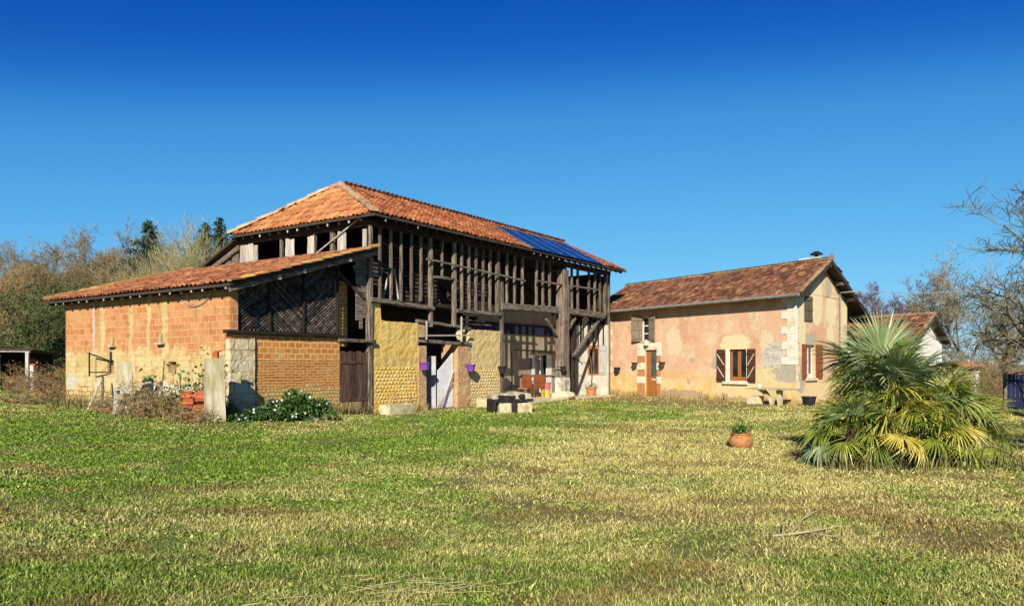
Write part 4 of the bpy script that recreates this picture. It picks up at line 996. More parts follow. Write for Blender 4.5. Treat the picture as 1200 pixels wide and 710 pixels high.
b = MB(); b.blob(r1 + Vector((.0, 0, .08)), .09, .09, .14, 8, 6, .05); b.build('ridge_finial', M['ridge_brown'], house)
b = MB()
b.beam(e1 + Vector((.01, .02, -.1)), r1 + Vector((.01, 0, -.1)), .05, .17); b.beam(r1 + Vector((.01, 0, -.1)), k1 + Vector((.01, 0, -.1)), .05, .17); b.build('barge_board', M['dark_wood'], house)
for g in (.55, GR - .02, 3.6, 4.75, 6.0):
    z = (zfront(g * gl.y) if g < GR else zback(g)) - .2; b = MB(); b.beam(hp(HL - .2, g, z), hp(EX - .03, g, z), .15, .16); b.build('purlin', M['beam'], house)
b = MB(); gu = [(x, -.50, ZEH - .06 + .004 * math.sin(x * 3)) for x in np.linspace(-.9, EX + .05, 14)]; b.tube(gu, .06, 8); b.build('gutter', M['zinc'], house)
b = MB(); b.tube([(.05, -.5, ZEH - .1), (.05, -.2, ZEH - .35), (.08, -.09, ZEH - .55), (.08, -.08, .2), (.08, -.2, .08)], .045, 8); b.build('downpipe', M['zinc'], house)
b = MB(); gd = Hg(983, 400)[0]; p = fnG(gd, -.05, 0); b.tube([(p[0], p[1], .1), (p[0], p[1], 4.3)], .025, 6); b.build('downpipe', M['zinc'], house)
c = hp(EX - .85, GR + .2, ZRH - .1); b = MB(); b.box(c.x - .55, c.x + .25, c.y - .2, c.y + .2, c.z - .3, c.z + .27); b.build('chimney', M['stone_white'], house)
b = MB(); b.lathe([(.07, .2), (.07, .36), (.08, .36), (.08, .38)], c + Vector((.1, 0, 0)), 10); b.lathe([(.24, .38), (.25, .41), (.1, .5), (.02, .52)], c + Vector((.1, 0, 0)), 12); b.build('flue_cap', M['iron'], house)
b = MB(); p0 = fnG(Hg(983, 343)[0], -.03, Hg(983, 343)[1]); b.beam(p0, Vector(p0) + Vector((.7, .25, .02)), .05, .05); b.build('cable_bracket', M['zinc'], house)
b = MB()
for i in range(9): x = .2 + i * 1.2; b.beam((x, -.40, ZEH - .08), (x, .05, ZEH + .16), .09, .11)
b.build('rafter', M['dark_wood'], house)

# ------------------------------------------------------------------ outbuilding and tiled porch behind the palm
O2 = Vector((17.9, 33.0)); ob = empty('outbuilding', (O2.x, O2.y, 0), AH, 'small white outbuilding with a tiled gable roof beside the pink house', 'outbuilding')
OG, OW, OZ, OE = 2.05, 4.3, 3.78, 2.72; fnO = lambda g, y, z: (gl.x * g - y, gl.y * g, z)
b = MB(); b.wall([-6.0, -.006], [-.1, OE - .02], [(-2.6, -1.8, -.1, 1.95)], 0, .25); b.build('front_wall', M['wall_white'], ob)
b = MB(); b.box(-2.6, -1.8, .06, .1, -.05, 1.95); b.build('door', M['shutter_brown'], ob)
b = MB(); b.prism([(0, -.1), (OW, -.1), (OW, OE - .1), (OG, OZ - .12), (0, OE - .0)], 0, .25, fnO); b.build('gable_wall', M['wall_white'], ob)
b = MB(); b.wall([-6.0, -.9], [-.1, OE - .1], [], OW * gl.y - .25, OW * gl.y); b.build('rear_wall', M['wall_white'], ob)
q0, q1 = Vector((-6.1, -.35, OE - .12)), Vector((.42, -.35, OE - .12)); t0, t1 = Vector((-6.1, OG * gl.y, OZ)), Vector((.35 + gl.x * OG, OG * gl.y, OZ)); m0, m1 = Vector((-6.1, (OW + .4) * gl.y, OE - .18)), Vector((.35 + gl.x * (OW + .4), (OW + .4) * gl.y, OE - .18))
b = MB()
for q in ((q0, q1, t1, t0), (t0, t1, m1, m0)):
    q = [p - Vector((0, 0, .015)) for p in q]; b.add(q + [p - Vector((0, 0, .09)) for p in q], [(0, 1, 2, 3), (7, 6, 5, 4)] + [(i, (i + 1) % 4, (i + 1) % 4 + 4, i + 4) for i in range(4)])
b.build('roof_deck', M['deck'], ob)
Wo = Vector((0, t0.y - q0.y, OZ - q0.z)); so_ = (q1.x - t1.x) / Wo.length
tile_roof('roof', M['tile_brown'], ob, q0, (1, 0, 0), Wo, 6.5, Wo.length, lambda u, w: u < 6.5 - so_ * w, .21, .3, .04)
b = MB(); ridge_tiles(b, t0, t1, .11, .38); ridge_tiles(b, q1 + Vector((-.05, 0, .02)), t1, .08, .3); b.build('ridge_tiles', M['ridge_brown'], ob)
b = MB(); b.beam(t1 + Vector((.01, 0, -.12)), m1 + Vector((.01, 0, -.12)), .05, .18); b.beam(q1 + Vector((.01, 0, -.12)), t1 + Vector((.01, 0, -.12)), .05, .18); b.build('barge_board', M['dark_wood'], ob)

pc = apt(1131, 470, 34.0); tp = empty('tiled_porch', (pc.x, pc.y, 0), R(20), 'little porch with a dark red tile roof on a white pillar behind the palm', 'porch')
b = MB(); b.box(.28, .5, -.3, -.08, -.1, 1.17); b.build('pillar', M['wall_white'], tp)
b = MB(); b.box(-.4, .5, .4, .5, -.1, 1.45); b.build('rear_wall', M['brick_dark'], tp)
b = MB(); b.beam((-.42, -.18, 1.22), (.56, -.18, 1.22), .1, .09); b.build('beam', M['beam'], tp)
tile_roof('roof', M['brick_dark'], tp, (-.45, -.45, 1.32), (1, 0, 0), (0, .9, .25), 1.05, .95, lambda u, w: True, .19, .33, .05)
b = MB(); b.add([(-.45, -.42, 1.27), (.6, -.42, 1.27), (.6, .45, 1.51), (-.45, .45, 1.51), (-.45, -.42, 1.32), (.6, -.42, 1.32), (.6, .45, 1.56), (-.45, .45, 1.56)], [(3, 2, 1, 0), (4, 5, 6, 7), (0, 1, 5, 4), (1, 2, 6, 5), (2, 3, 7, 6), (3, 0, 4, 7)]); b.build('roof_deck', M['deck'], tp)

# ------------------------------------------------------------------ lean-to shelter at the left edge
gs = apt(20, 450, 34); zg = tz(gs.x, gs.y); shl = empty('garden_shelter', (gs.x, gs.y, zg), R(8), 'open garden shelter with pale posts at the edge of the lawn', 'shelter')
for x in (-.72, .72): b = MB(); b.beam((x, -.6, -.1), (x + .02, -.6, 1.85), .14, .14, 5, .01, up=(0, 1, 0)); b.build('post', M['pale_wood'], shl)
b = MB(); b.beam((-1.3, -.6, 1.87), (.85, -.62, 1.84), .12, .1, 4, .01); b.build('front_beam', M['pale_wood'], shl)
b = MB(); b.add([(-1.5, -.75, 1.9), (1.0, -.75, 1.88), (1.0, 1.6, 1.7), (-1.5, 1.6, 1.7), (-1.5, -.75, 1.95), (1.0, -.75, 1.93), (1.0, 1.6, 1.76), (-1.5, 1.6, 1.76)], [(3, 2, 1, 0), (4, 5, 6, 7), (0, 1, 5, 4), (1, 2, 6, 5), (2, 3, 7, 6), (3, 0, 4, 7)]); b.build('roof', M['deck'], shl)
b = MB(); b.box(-1.4, .9, 1.4, 1.5, -.1, 1.75); b.box(-1.5, -1.42, -.6, 1.4, -.1, 1.8); b.build('back_wall', M['dark_wood'], shl)
b = MB(); b.box(.25, .6, .2, .26, 0, 1.2); b.build('white_panel', M['white_paint'], shl)
b = MB(); b.box(.2, .62, .35, .42, 1.21, 1.5, j=.01); b.build('red_panel', M['red_brick'], shl)

# ------------------------------------------------------------------ small things
def wallpt(O, d, inw, X, Y, s):
    t, z = online(O + inw * s, d, X, Y); p = O + inw * s + d * t; return Vector((p.x, p.y, z))
def hanging_pot(X, Y, O, d, inw, s, r, h, mat, inner, label, grp):
    p = wallpt(O, d, inw, X, Y, s); r0 = empty('wall_pot', (p.x, p.y, p.z - h / 2), 0, label, 'plant pot', grp)
    b = MB(); b.lathe([(r * .68, 0), (r * .72, .01), (r * .95, h * .82), (r * 1.08, h * .83), (r * 1.1, h), (r * .98, h), (r * .95, h * .86), (r * .9, h * .8)], (0, 0, 0), 20); b.build('pot', M[mat], r0)
    b = MB(); b.lathe([(r * .9, h * .7), (r * .6, h * .86)], (0, 0, 0), 14); b.build('soil', M[inner], r0)
    q = Vector((inw.x, inw.y, 0)); b = MB(); b.beam(q * r * .95 + Vector((0, 0, h * .9)), q * (abs(s) + .02) + Vector((0, 0, h * .9)), .05, .02); b.build('bracket', M['iron'], r0); return r0
hanging_pot(497.5, 429, K, dB, iB, -.22, .17, .25, 'purple', 'purple_dark', 'purple plastic pot fixed to the left brick jamb of the barn doorway', 'purple pots beside the barn doorway')
hanging_pot(551.5, 431, K, dB, iB, -.25, .17, .25, 'purple', 'purple_dark', 'purple plastic pot fixed to the right brick pier of the barn doorway', 'purple pots beside the barn doorway')
hanging_pot(588.5, 433, K, dB, iB, -.2, .15, .26, 'pot_dark', 'purple_dark', 'dark round pot fixed to the thin post at the end of the yellow wall', 'dark pots on posts and walls')
hanging_pot(660, 432, K, dB, iB, -.38, .13, .2, 'pot_dark', 'purple_dark', 'dark pot fixed to the massive main porch post', 'dark pots on posts and walls')
hanging_pot(723, 433, H0, dH, iH, -.17, .15, .22, 'pot_dark', 'purple_dark', 'dark pot fixed to the pink wall next to the downpipe', 'dark pots on posts and walls')
hanging_pot(743.5, 427, H0, dH, iH, -.17, .14, .2, 'pot_brown', 'pot_dark', 'brown round wall pot on the left of the house door', 'brown pots beside the house door')
hanging_pot(775.5, 426.5, H0, dH, iH, -.17, .14, .2, 'pot_brown', 'pot_dark', 'brown round wall pot on the right of the house door', 'brown pots beside the house door')
# lamp over the door
p = wallpt(H0, dH, iH, 758.5, 402, -.1); t = empty('wall_lamp', p, AH, 'small pale lamp above the white lintel of the house door', 'lamp')
b = MB(); b.lathe([(.03, -.12), (.1, -.1), (.12, .04), (.05, .12), (.02, .16)], (0, -.06, 0), 12); b.build('lamp_shade', M['stone_white'], t)
b = MB(); b.tube([(0, -.06, .15), (0, 0, .2), (0, .1, .18)], .018, 6); b.build('arm', M['iron'], t)

def trough(X0, X1, Yb, Yt, D, label, mat='trough', rz=AB, dep=.42):
    a, c = apt(X0, Yb, D), apt(X1, Yb, D); m = (a + c) / 2; L = (c.x - a.x) / math.cos(rz) * .86; h = (Yb - Yt) * D / F; z = tz(m.x, m.y)
    t = empty('stone_trough', (m.x, m.y, z), rz, label, 'trough'); b = MB()
    k = .05; b.wall([-L / 2, L / 2], [-dep / 2, dep / 2], [(-L / 2 + k, L / 2 - k, -dep / 2 + k, dep / 2 - k)], 0.0, h, lambda u, y, z_: (u, z_, y)); b.build('basin', M[mat], t)
    b = MB(); b.box(-L / 2 + k - .01, L / 2 - k + .01, -dep / 2 + k - .01, dep / 2 - k + .01, .02, h - .06); b.build('soil', M['earth_floor'], t)
    return t
u_ = B(465, 484)[0]; trough(452, 480, 486.5, 475, 22.0, 'cream stone trough on the ground against the yellow barn wall')
trough(358, 376, 489, 481, 18.55, 'small cream trough half hidden by the flowering bush')
t = trough(564, 573, 480.5, 471, 25.5, 'square pale block beside the stone barbecue table', 'trough')
# stone and iron barbecue table
g = gpt(597, 483); t = empty('barbecue', (g.x, g.y, tz(g.x, g.y)), AB * .35, 'pale stone barbecue with blackened iron front standing on the grass before the barn', 'barbecue')
Lb = 1.3
b = MB(); b.box(-.42, -.04, -.28, .3, 0, .32, j=.012); b.box(.16, .65, -.28, .3, 0, .30, j=.012); b.build('block', M['trough'], t)
b = MB(); b.box(-.62, .66, -.34, .34, .34, .42, j=.01); b.box(-.64, -.54, -.34, .3, 0, .34, j=.01); b.box(-.03, .15, -.32, .3, 0, .34, j=.02); b.build('frame', M['iron'], t)
b = MB(); b.box(-.62, -.02, -.3, .3, .421, .6, j=.03); b.box(.0, .3, -.3, .3, .421, .62, j=.03); b.box(.32, .62, -.28, .3, .421, .60, j=.03); b.build('slab', M['stone_grey'], t)
b = MB(); b.box(-.45, .1, -.33, -.29, .43, .53, j=.03); b.blob((.3, -.31, .5), .12, .04, .08); b.build('soot', M['iron'], t)
# porch furniture
def chair(X, Yb, D, rz, label, arm=True):
    p = apt(X, Yb, D); t = empty('porch_chair', (p.x, p.y, .05), rz, label, 'chair', 'brown chairs in the porch')
    b = MB(); b.box(-.25, .25, -.25, .25, .38, .46, j=.006); b.build('seat', M['chair'], t)
    b = MB(); b.beam((0, .26, .46), (0, .34, .98), .5, .05, 3, up=(0, 1, 0)); b.build('backrest', M['chair'], t)
    for x in (-.22, .22):
        for y in (-.22, .22): b = MB(); b.beam((x, y, 0), (x, y, .39), .045, .045); b.build('leg', M['chair'], t)
        b = MB(); b.beam((x * 1.15, -.24, .66), (x * 1.15, .28, .68), .05, .04); b.beam((x * 1.15, -.2, .4), (x * 1.15, -.2, .65), .04, .04, up=(0, 1, 0)); b.build('armrest', M['chair'], t)
    return t
chair(618.5, 463, 32.2, R(165), 'brown wooden armchair in the porch, the one farther from the yellow bucket')
chair(630.5, 463.5, 32.0, R(190), 'brown wooden armchair in the porch next to the pink and yellow bucket')
p = apt(602, 463, 31.5); t = empty('porch_table', (p.x, p.y, .05), R(20), 'low wooden table in the porch beside the brown chairs', 'table')
b = MB(); b.box(-.5, .5, -.35, .35, .38, .43); b.build('tabletop', M['door_wood'], t)
for x in (-.44, .44):
    for y in (-.28, .28): b = MB(); b.beam((x, y, 0), (x, y, .385), .06, .06); b.build('leg', M['beam'], t)
p = apt(639.5, 467, 32.0); t = empty('plastic_bucket', (p.x, p.y, .04), 0, 'yellow bucket with a pink top beside the main porch post', 'bucket')
b = MB(); b.lathe([(.19, 0), (.21, .34)], (0, 0, 0), 18); b.build('lower_bucket', M['yellow'], t)
b = MB(); b.lathe([(.2, .342), (.22, .62), (.24, .62), (.24, .65), (.19, .65), (.18, .5)], (0, 0, 0), 18); b.build('upper_bucket', M['pink'], t)
# potted climber and iron chair at the right of the porch
p = apt(693, 464, 33.6); t = empty('potted_climber', (p.x, p.y, tz(p.x, p.y)), 0, 'terracotta pot with a thin climbing stem below the red arched window', 'potted plant')
b = MB(); b.lathe([(.2, 0), (.24, .38), (.28, .39), (.28, .45), (.24, .45), (.22, .38)], (0, 0, 0), 18); b.build('pot', M['terracotta'], t)
b = MB(); b.tube([(0, 0, .4), (.02, .02, 1.0), (-.05, .02, 1.8), (-.3, 0, 2.3), (-.9, -.1, 2.7)], [.02, .018, .014, .01, .006], 5); b.tube([(.03, 0, .4), (.0, .03, 1.3), (.1, .02, 2.2)], .012, 5); b.build('stem', M['bark'], t)
climber = t
def leaf_quads(pts, size, jit=.5, aspect=.6, droop=0):
    n = len(pts); P_ = np.asarray(pts, float); a = rng.normal(size=(n, 3)); a[:, 2] += -droop; a /= np.linalg.norm(a, axis=1)[:, None]
    c = rng.normal(size=(n, 3)); c -= a * (c * a).sum(1)[:, None]; c /= np.linalg.norm(c, axis=1)[:, None]
    s = size * rng.uniform(1 - jit, 1 + jit, n)[:, None]
    V = np.stack([P_, P_ + a * s * .5 + c * s * aspect * .5, P_ + a * s, P_ + a * s * .5 - c * s * aspect * .5], 1).reshape(-1, 3)
    return V, np.arange(n * 4).reshape(n, 4)
def leaves(name, pts, size, mat, parent, **k):
    V, f = leaf_quads(pts, size, **k); return put(np_mesh(name, V, f), name, M[mat], parent)
leaves('foliage', rng.normal(0, 1, (60, 3)) * (.13, .13, .08) + (0, 0, .5), .09, 'shrub', climber)
p = apt(670, 463, 33.2); t = empty('iron_chair', (p.x, p.y, .03), R(60), 'dark iron garden chair standing behind the main porch post', 'chair')
b = MB(); b.lathe([(.2, .42), (.21, .44), (.2, .45)], (0, 0, 0), 16); b.build('seat', M['iron'], t)
for x, y in ((-.16, -.16), (.16, -.16), (-.16, .16), (.16, .16)): b = MB(); b.tube([(x, y, .43), (x * 1.3, y * 1.3, 0)], .014, 6); b.build('leg', M['iron'], t)
b = MB(); b.tube([(-.18, .18, .44), (-.2, .24, .8), (-.1, .26, .95), (.1, .26, .95), (.2, .24, .8), (.18, .18, .44)], .016, 6); b.tube([(0, .2, .44), (0, .26, .95)], .014, 6); b.build('backrest', M['iron'], t)
# stone table before the house
p = gpt(902, 474.5); t = empty('stone_table', (p.x, p.y, 0), AH + R(8), 'stone slab table on carved legs against the pink house wall', 'table')
b = MB(); b.box(-.82, .86, -.32, .32, .56, .61, j=.01); b.build('tabletop', M['stone_grey'], t)
b = MB(); b.prism([(.36, 0), (.46, 0), (.46, .56), (.30, .56)], -.1, .1); b.build('leg', M['stone_grey'], t)
b = MB(); b.prism([(.06, 0), (.14, 0), (.16, .22), (.02, .3), (-.12, .48), (-.2, .56), (-.5, .56), (-.3, .46), (.0, .2)], -.08, .08); b.build('leg', M['stone_grey'], t)
b = MB(); b.box(-.95, -.5, -.2, .25, 0, .3, j=.02); o = b.build('stone_block', M['stone_pale']); o.location = (p.x, p.y, 0); o.rotation_euler = (0, 0, AH); tag(o, 'rough pale block of stone beside the stone table', 'stone block')
o.location = Vector((p.x, p.y, 0)) + Vector((iH.x * .1, iH.y * .1, 0))
b = MB(); b.lathe([(.05, 0), (.06, .1), (.05, .14)], (0, 0, 0), 12); o = b.build('small_jar', M['stone_white']); tag(o, 'small white jar standing on the stone table', 'jar')
o.location = Vector((p.x, p.y, .612)) - Vector((dH.x * .45, dH.y * .45, 0))
p = gpt(948, 475.5); b = MB(); b.lathe([(.19, 0), (.24, .3), (.27, .31), (.26, .34), (.2, .33)], (0, 0, 0), 16); o = b.build('dark_tub', M['pot_dark']); o.location = (p.x, p.y, 0); tag(o, 'dark tub on the ground at the corner of the pink house', 'tub')
# terracotta flowerpot on the lawn
p = gpt(868, 524); t = empty('flowerpot', (p.x, p.y, tz(p.x, p.y) - .02), 0, 'round terracotta flowerpot with a low green plant on the lawn', 'flowerpot')
b = MB(); b.lathe([(.13, 0), (.19, .05), (.215, .12), (.205, .18), (.175, .225), (.155, .24), (.17, .25), (.185, .265), (.18, .28), (.155, .28), (.14, .24)], (0, 0, 0), 32); b.build('pot', M['terracotta'], t, True)
b = MB(); b.lathe([(.15, .245), (.05, .26)], (0, 0, 0), 16); b.build('soil', M['earth_floor'], t)
pts = rng.normal(0, 1, (230, 3)) * (.095, .095, .055) + (-.02, 0, .34); leaves('foliage', pts, .05, 'shrub', t)
# upright slab, pillar, bricks, planks and poles by the shed
def standing(X, Yb, Yt, wpx, rz, label, name, mat, dep, top=.9, D=None):
    p = gpt(X, Yb) if D is None else apt(X, Yb, D); h = (Yb - Yt) * p.y / F; wd = wpx * p.y / F; z = tz(p.x, p.y)
    b = MB(); n = 7; vs = []; 
    for i in range(n + 1):
        k = 1 + (top - 1) * i / n
        for sx, sy in ((-1, -1), (1, -1), (1, 1), (-1, 1)): vs.append((sx * wd / 2 * k + random.uniform(-.01, .01), sy * dep / 2 * k + random.uniform(-.01, .01), -.1 + (h + .1) * i / n + (random.uniform(-.03, .03) if i == n else 0)))
    fs = [(i * 4 + q, i * 4 + (q + 1) % 4, i * 4 + 4 + (q + 1) % 4, i * 4 + 4 + q) for i in range(n) for q in range(4)] + [(3, 2, 1, 0), tuple(n * 4 + q for q in range(4))]
    b.add(vs, fs); o = b.build(name, M[mat]); o.location = (p.x, p.y, z); o.rotation_euler = (0, R(random.uniform(-1, 1)), rz); return tag(o, label, 'stone slab')
standing(251.5, 492.5, 418, 22, R(30), 'tall grey concrete slab standing upright at the corner of the brick shed', 'concrete_slab', 'stone_grey', .3)
standing(146.5, 484, 424, 16, R(25), 'shorter grey concrete pillar in front of the shed side wall', 'concrete_pillar', 'stone_grey', .4, .97)
p = gpt(251, 492.5); b = MB(); b.box(-.06, .06, -.05, .05, 0, .17, j=.01); b.box(-.03, .1, -.03, .07, .17, .2, j=.01); o = b.build('loose_brick', M['red_brick']); tag(o, 'dark loose brick on top of the tall concrete slab', 'brick')
o.location = (p.x + .03, p.y, tz(p.x, p.y) + 74.5 * p.y / F - .02)
p = gpt(229, 492); b = MB()
for lay in range(9):
    for i in range(3 - (lay > 6)):
        for k in range(2):
            if random.random() < .88: b.box(-.36 + i * .25 + random.uniform(-.03, .03), -.13 + i * .25 + random.uniform(-.02, .02), -.15 + k * .15, -.02 + k * .15, lay * .075, lay * .075 + .065, random.random(), .012)
o = b.build('brick_stack', M['red_brick']); o.location = (p.x, p.y + .2, tz(p.x, p.y)); o.rotation_euler = (0, 0, R(20)); tag(o, 'stack of loose red bricks beside the tall concrete slab', 'brick stack', kind='thing')
def pole(X0, Y0, X1, Y1, r, mat, label, dD=.4, name='leaning_pole'):
    p = gpt(X0, Y0); q = apt(X1, Y1, p.y + dD); b = MB(); b.tube([Vector((0, 0, -.03)), (q - p) * .5 + Vector((.02, 0, 0)), q - p], [r, r * .95, r * .85], 7)
    o = b.build(name, M[mat]); o.location = p; return tag(o, label, 'pole')
pole(102, 481, 119.5, 443, .035, 'pale_wood', 'pale wooden stake leaning over in front of the shed side wall', .1)
pole(118, 482, 120.5, 441, .04, 'beam', 'short dark stake standing upright in front of the shed side wall', .1)
pole(132.5, 483, 131, 449, .02, 'iron', 'thin dark iron stake beside the concrete pillar', .05)
pole(185, 487, 192.5, 423, .018, 'beam', 'long thin rod leaning against the shed side wall', .5)
p = gpt(153, 486); t = empty('plank_heap', (p.x, p.y, tz(p.x, p.y)), R(25), 'heap of grey weathered planks leaning in front of the concrete pillar', 'plank heap')
for i in range(9):
    b = MB(); x = random.uniform(-.45, .5); b.beam((x, random.uniform(-.2, .1), .02), (x + random.uniform(-.5, .5), .2, random.uniform(.35, .95)), random.uniform(.08, .16), .03, 2, .006)
    b.build('plank', M['beam' if i % 3 else 'pale_wood'], t)
b = MB(); b.beam((-.35, -.1, .62), (.45, .0, .82), .35, .03); b.beam((-.3, -.15, .4), (.4, -.05, .5), .3, .03); b.build('plank', M['pale_wood'], t)
# fallen branch and straw wisps on the lawn
p = gpt(912, 632); t = empty('fallen_branch', (p.x, p.y, tz(p.x, p.y) + .012), 0, 'bleached forked dead branch lying on the lawn', 'branch')
q = lambda X, Y, h=.02: gpt(X, Y) - p + Vector((0, 0, h))
b = MB(); b.tube([q(905, 632), q(935, 630, .03), q(960, 626, .03), q(985, 620, .02), q(1002, 625, .015)], [.011, .01, .008, .006, .003], 6); b.tube([q(925, 631), q(940, 616, .05), q(960, 606, .07)], [.009, .008, .003], 6); b.tube([q(917, 631), q(918, 622, .05), q(925, 614, .06)], [.009, .007, .003], 6); b.tube([q(950, 628), q(968, 633, .03), q(985, 632, .02)], [.006, .004, .002], 5); b.build('stem', M['branch'], t)
n = 40; p = gpt(470, 694); x = rng.normal(p.x, .36, n); y = rng.normal(p.y, .16, n); az = rng.normal(0.1, .7, n); L = rng.uniform(.03, .16, n); z = terrain(x, y) + rng.uniform(.015, .05, n)
dx, dy = np.cos(az) * L, np.sin(az) * L; wx, wy = -np.sin(az) * .0011, np.cos(az) * .0011
V = np.stack([np.stack([x - dx - wx, y - dy - wy, z], -1), np.stack([x - dx + wx, y - dy + wy, z + .003], -1), np.stack([x + dx + wx, y + dy + wy, z + .012], -1), np.stack([x + dx - wx, y + dy - wy, z + .009], -1)], 1).reshape(-1, 3)
o = put(np_mesh('straw', V, np.arange(n * 4).reshape(n, 4)), 'straw', M['straw']); tag(o, 'loose dry straw raked together on the lawn near the viewer', 'straw', kind='stuff')

# ------------------------------------------------------------------ plants
def tubes_mesh(name, segs, sides=5):
    "segs: rows of p0(3) p1(3) r0 r1"
    S = np.asarray(segs, float); n = len(S); p0, p1 = S[:, :3], S[:, 3:6]; a = p1 - p0; a /= np.linalg.norm(a, axis=1)[:, None] + 1e-9
    h = np.where(np.abs(a[:, 2:3]) < .9, [[0, 0, 1.]], [[1., 0, 0]]); x = np.cross(a, h); x /= np.linalg.norm(x, axis=1)[:, None]; y = np.cross(a, x)
    th = np.arange(sides) * 2 * np.pi / sides; ring = x[:, None, :] * np.cos(th)[None, :, None] + y[:, None, :] * np.sin(th)[None, :, None]
    V = np.concatenate([p0[:, None] + ring * S[:, 6][:, None, None], p1[:, None] + ring * S[:, 7][:, None, None]], 1).reshape(-1, 3)
    q = np.arange(sides); f = np.stack([q, (q + 1) % sides, (q + 1) % sides + sides, q + sides], -1)
    F_ = (np.arange(n)[:, None, None] * 2 * sides + f[None]).reshape(-1, 4)
    return np_mesh(name, V, F_)
def grow(seed, H, r, kids=(9, 6, 6, 5), ratio=(.55, .5, .5, .45), ang=(50, 45, 45, 40), up=.25, bare=.3, wig=.25, droop=0., trunk_lean=(0, 0), spread=1.0, minr=.004):
    "bare tree: list of segments of trunk and limbs, list of twigs, list of twig end points"
    rd = random.Random(seed); thick = []; thin = []; ends = []
    def rv(): return Vector((rd.gauss(0, 1), rd.gauss(0, 1), rd.gauss(0, 1)))
    def br(p, d, L, r0, lev, b0):
        n = (7, 5, 4, 2, 1)[lev] if lev < 5 else 1; pts = [p]; rr = [r0]
        for i in range(n):
            d = (d + rv() * wig / (1 + .2 * n) + Vector((0, 0, (up if lev else .12) * .25 - (droop * .2 if lev > 1 else 0)))).normalized()
            p = p + d * (L / n); pts.append(p); rr.append(max(minr, r0 * (1 - (i + 1) / n * .75)))
        dst = thick if lev < 2 else thin
        for i in range(n): dst.append((*pts[i], *pts[i + 1], rr[i], rr[i + 1]))
        if lev >= len(kids): ends.append(tuple(pts[-1])); ends.append(tuple(pts[0].lerp(pts[-1], .5))); return
        k = kids[lev]
        for j in range(k):
            t = b0 + (1 - b0) * (j + rd.random()) / k; fi = min(n - 1e-6, t * n); i = int(fi); q = pts[i].lerp(pts[i + 1], fi - i)
            ax = (pts[i + 1] - pts[i]).normalized(); s = ax.cross(rv()).normalized(); an = R(ang[lev] * rd.uniform(.7, 1.25))
            nd = ax * math.cos(an) + s * math.sin(an) * (spread if lev == 0 else 1)
            nd.normalize(); rc = min(rr[i] * .65, r0 * .6)
            br(q, nd, L * ratio[lev] * rd.uniform(.65, 1.2) * (1.15 - .45 * t if lev == 0 else 1), rc, lev + 1, .2)
        if lev: ends.append(tuple(pts[-1]))
    br(Vector((0, 0, -.15)), Vector((trunk_lean[0], trunk_lean[1], 1)).normalized(), H, r, 0, bare)
    return thick, thin, ends
def tree(name, label, cat, loc, thick, thin, mat_t='bark', mat_c='twig', group=None, leaf=None, thinmin=None, rz=0):
    t = empty(name, loc, rz, label, cat, group); put(tubes_mesh('trunk', thick, 7), 'trunk', M[mat_t], t)
    th = [(*s[:6], max(s[6], thinmin or 0), max(s[7], (thinmin or 0) * .7)) for s in thin]
    me = tubes_mesh('crown', th, 3); c = put(me, 'crown', M[mat_c], t)
    if leaf:
        pts, size, lm = leaf; leaves('leaves', pts, size, lm, t)
    return t
def scatter_copies(proto, spots, labels):
    for i, (X, D, k, rz) in enumerate(spots):
        x = (X - CX) / F * D; o = proto if i == 0 else copy_tree(proto)
        o.location = (x, D, tz(x, D) - .1); o.rotation_euler = (0, 0, rz); o.scale = (k, k, k * random.uniform(.92, 1.08))
        o['label'] = labels if isinstance(labels, str) else labels[i]
def near_ends(E, n, sd): E = np.asarray(E); i = rng.integers(0, len(E), n); return E[i] + rng.normal(0, sd, (n, 3))

# wooded hillside behind the shed
def spots(n, x0, x1, d0, d1, k0, k1, seed):
    r = random.Random(seed); return [(x0 + (x1 - x0) * (i + r.uniform(.1, .9)) / n, r.uniform(d0, d1), r.uniform(k0, k1), r.uniform(0, 6.28)) for i in range(n)]
g1 = grow(1, 9.5, .22, (11, 7, 7, 6), (.5, .5, .5, .5), (58, 50, 50, 45), .3, .28, .3, spread=1.1)
t = tree('oak_tree', '', 'tree', (0, 0, 0), g1[0], g1[1], 'bark', 'twig', 'bare trees on the hillside behind the brick shed', thinmin=.016)
scatter_copies(t, spots(18, -90, 245, 62, 78, .64, .78, 3) + spots(7, 50, 190, 64, 74, .80, .92, 12), 'bare grey brown tree in the wooded hillside behind the brick shed')
g2 = grow(2, 9.0, .2, (12, 7, 7, 6), (.55, .5, .5, .5), (45, 42, 45, 45), .35, .22, .3)
t = tree('oak_tree', '', 'tree', (0, 0, 0), g2[0], g2[1], 'bark', 'twig_rust', 'russet trees on the hillside behind the brick shed', thinmin=.016, leaf=(near_ends(g2[2], 900, .25), .11, 'olive'))
scatter_copies(t, spots(15, -70, 215, 54, 70, .54, .70, 4), 'bare tree with russet twigs in the wooded hillside behind the brick shed')
g3 = grow(3, 7.5, .12, (15, 6, 5), (.6, .45, .45), (26, 35, 40), .7, .12, .2)
t = tree('poplar_tree', '', 'tree', (0, 0, 0), g3[0], g3[1], 'twig_pale', 'twig_pale', 'pale upright saplings over the shed roof', thinmin=.014)
scatter_copies(t, spots(5, 128, 172, 46, 60, .62, .78, 5) + spots(10, 160, 262, 46, 58, .78, .96, 9), 'slender bare tree with upright pale branches over the shed roof')
t = copy_tree(t); t.location = (-23.0, 50, 2.0); t.scale = (.8, .8, .86); tag(t, 'tallest thin bare tree with see-through branches above the shed roof', 'tree', 'tall thin tree above the shed roof')
g4 = grow(4, 6.5, .16, (13, 8, 7, 3), (.55, .5, .5, .45), (60, 55, 50, 50), .25, .08, .3)
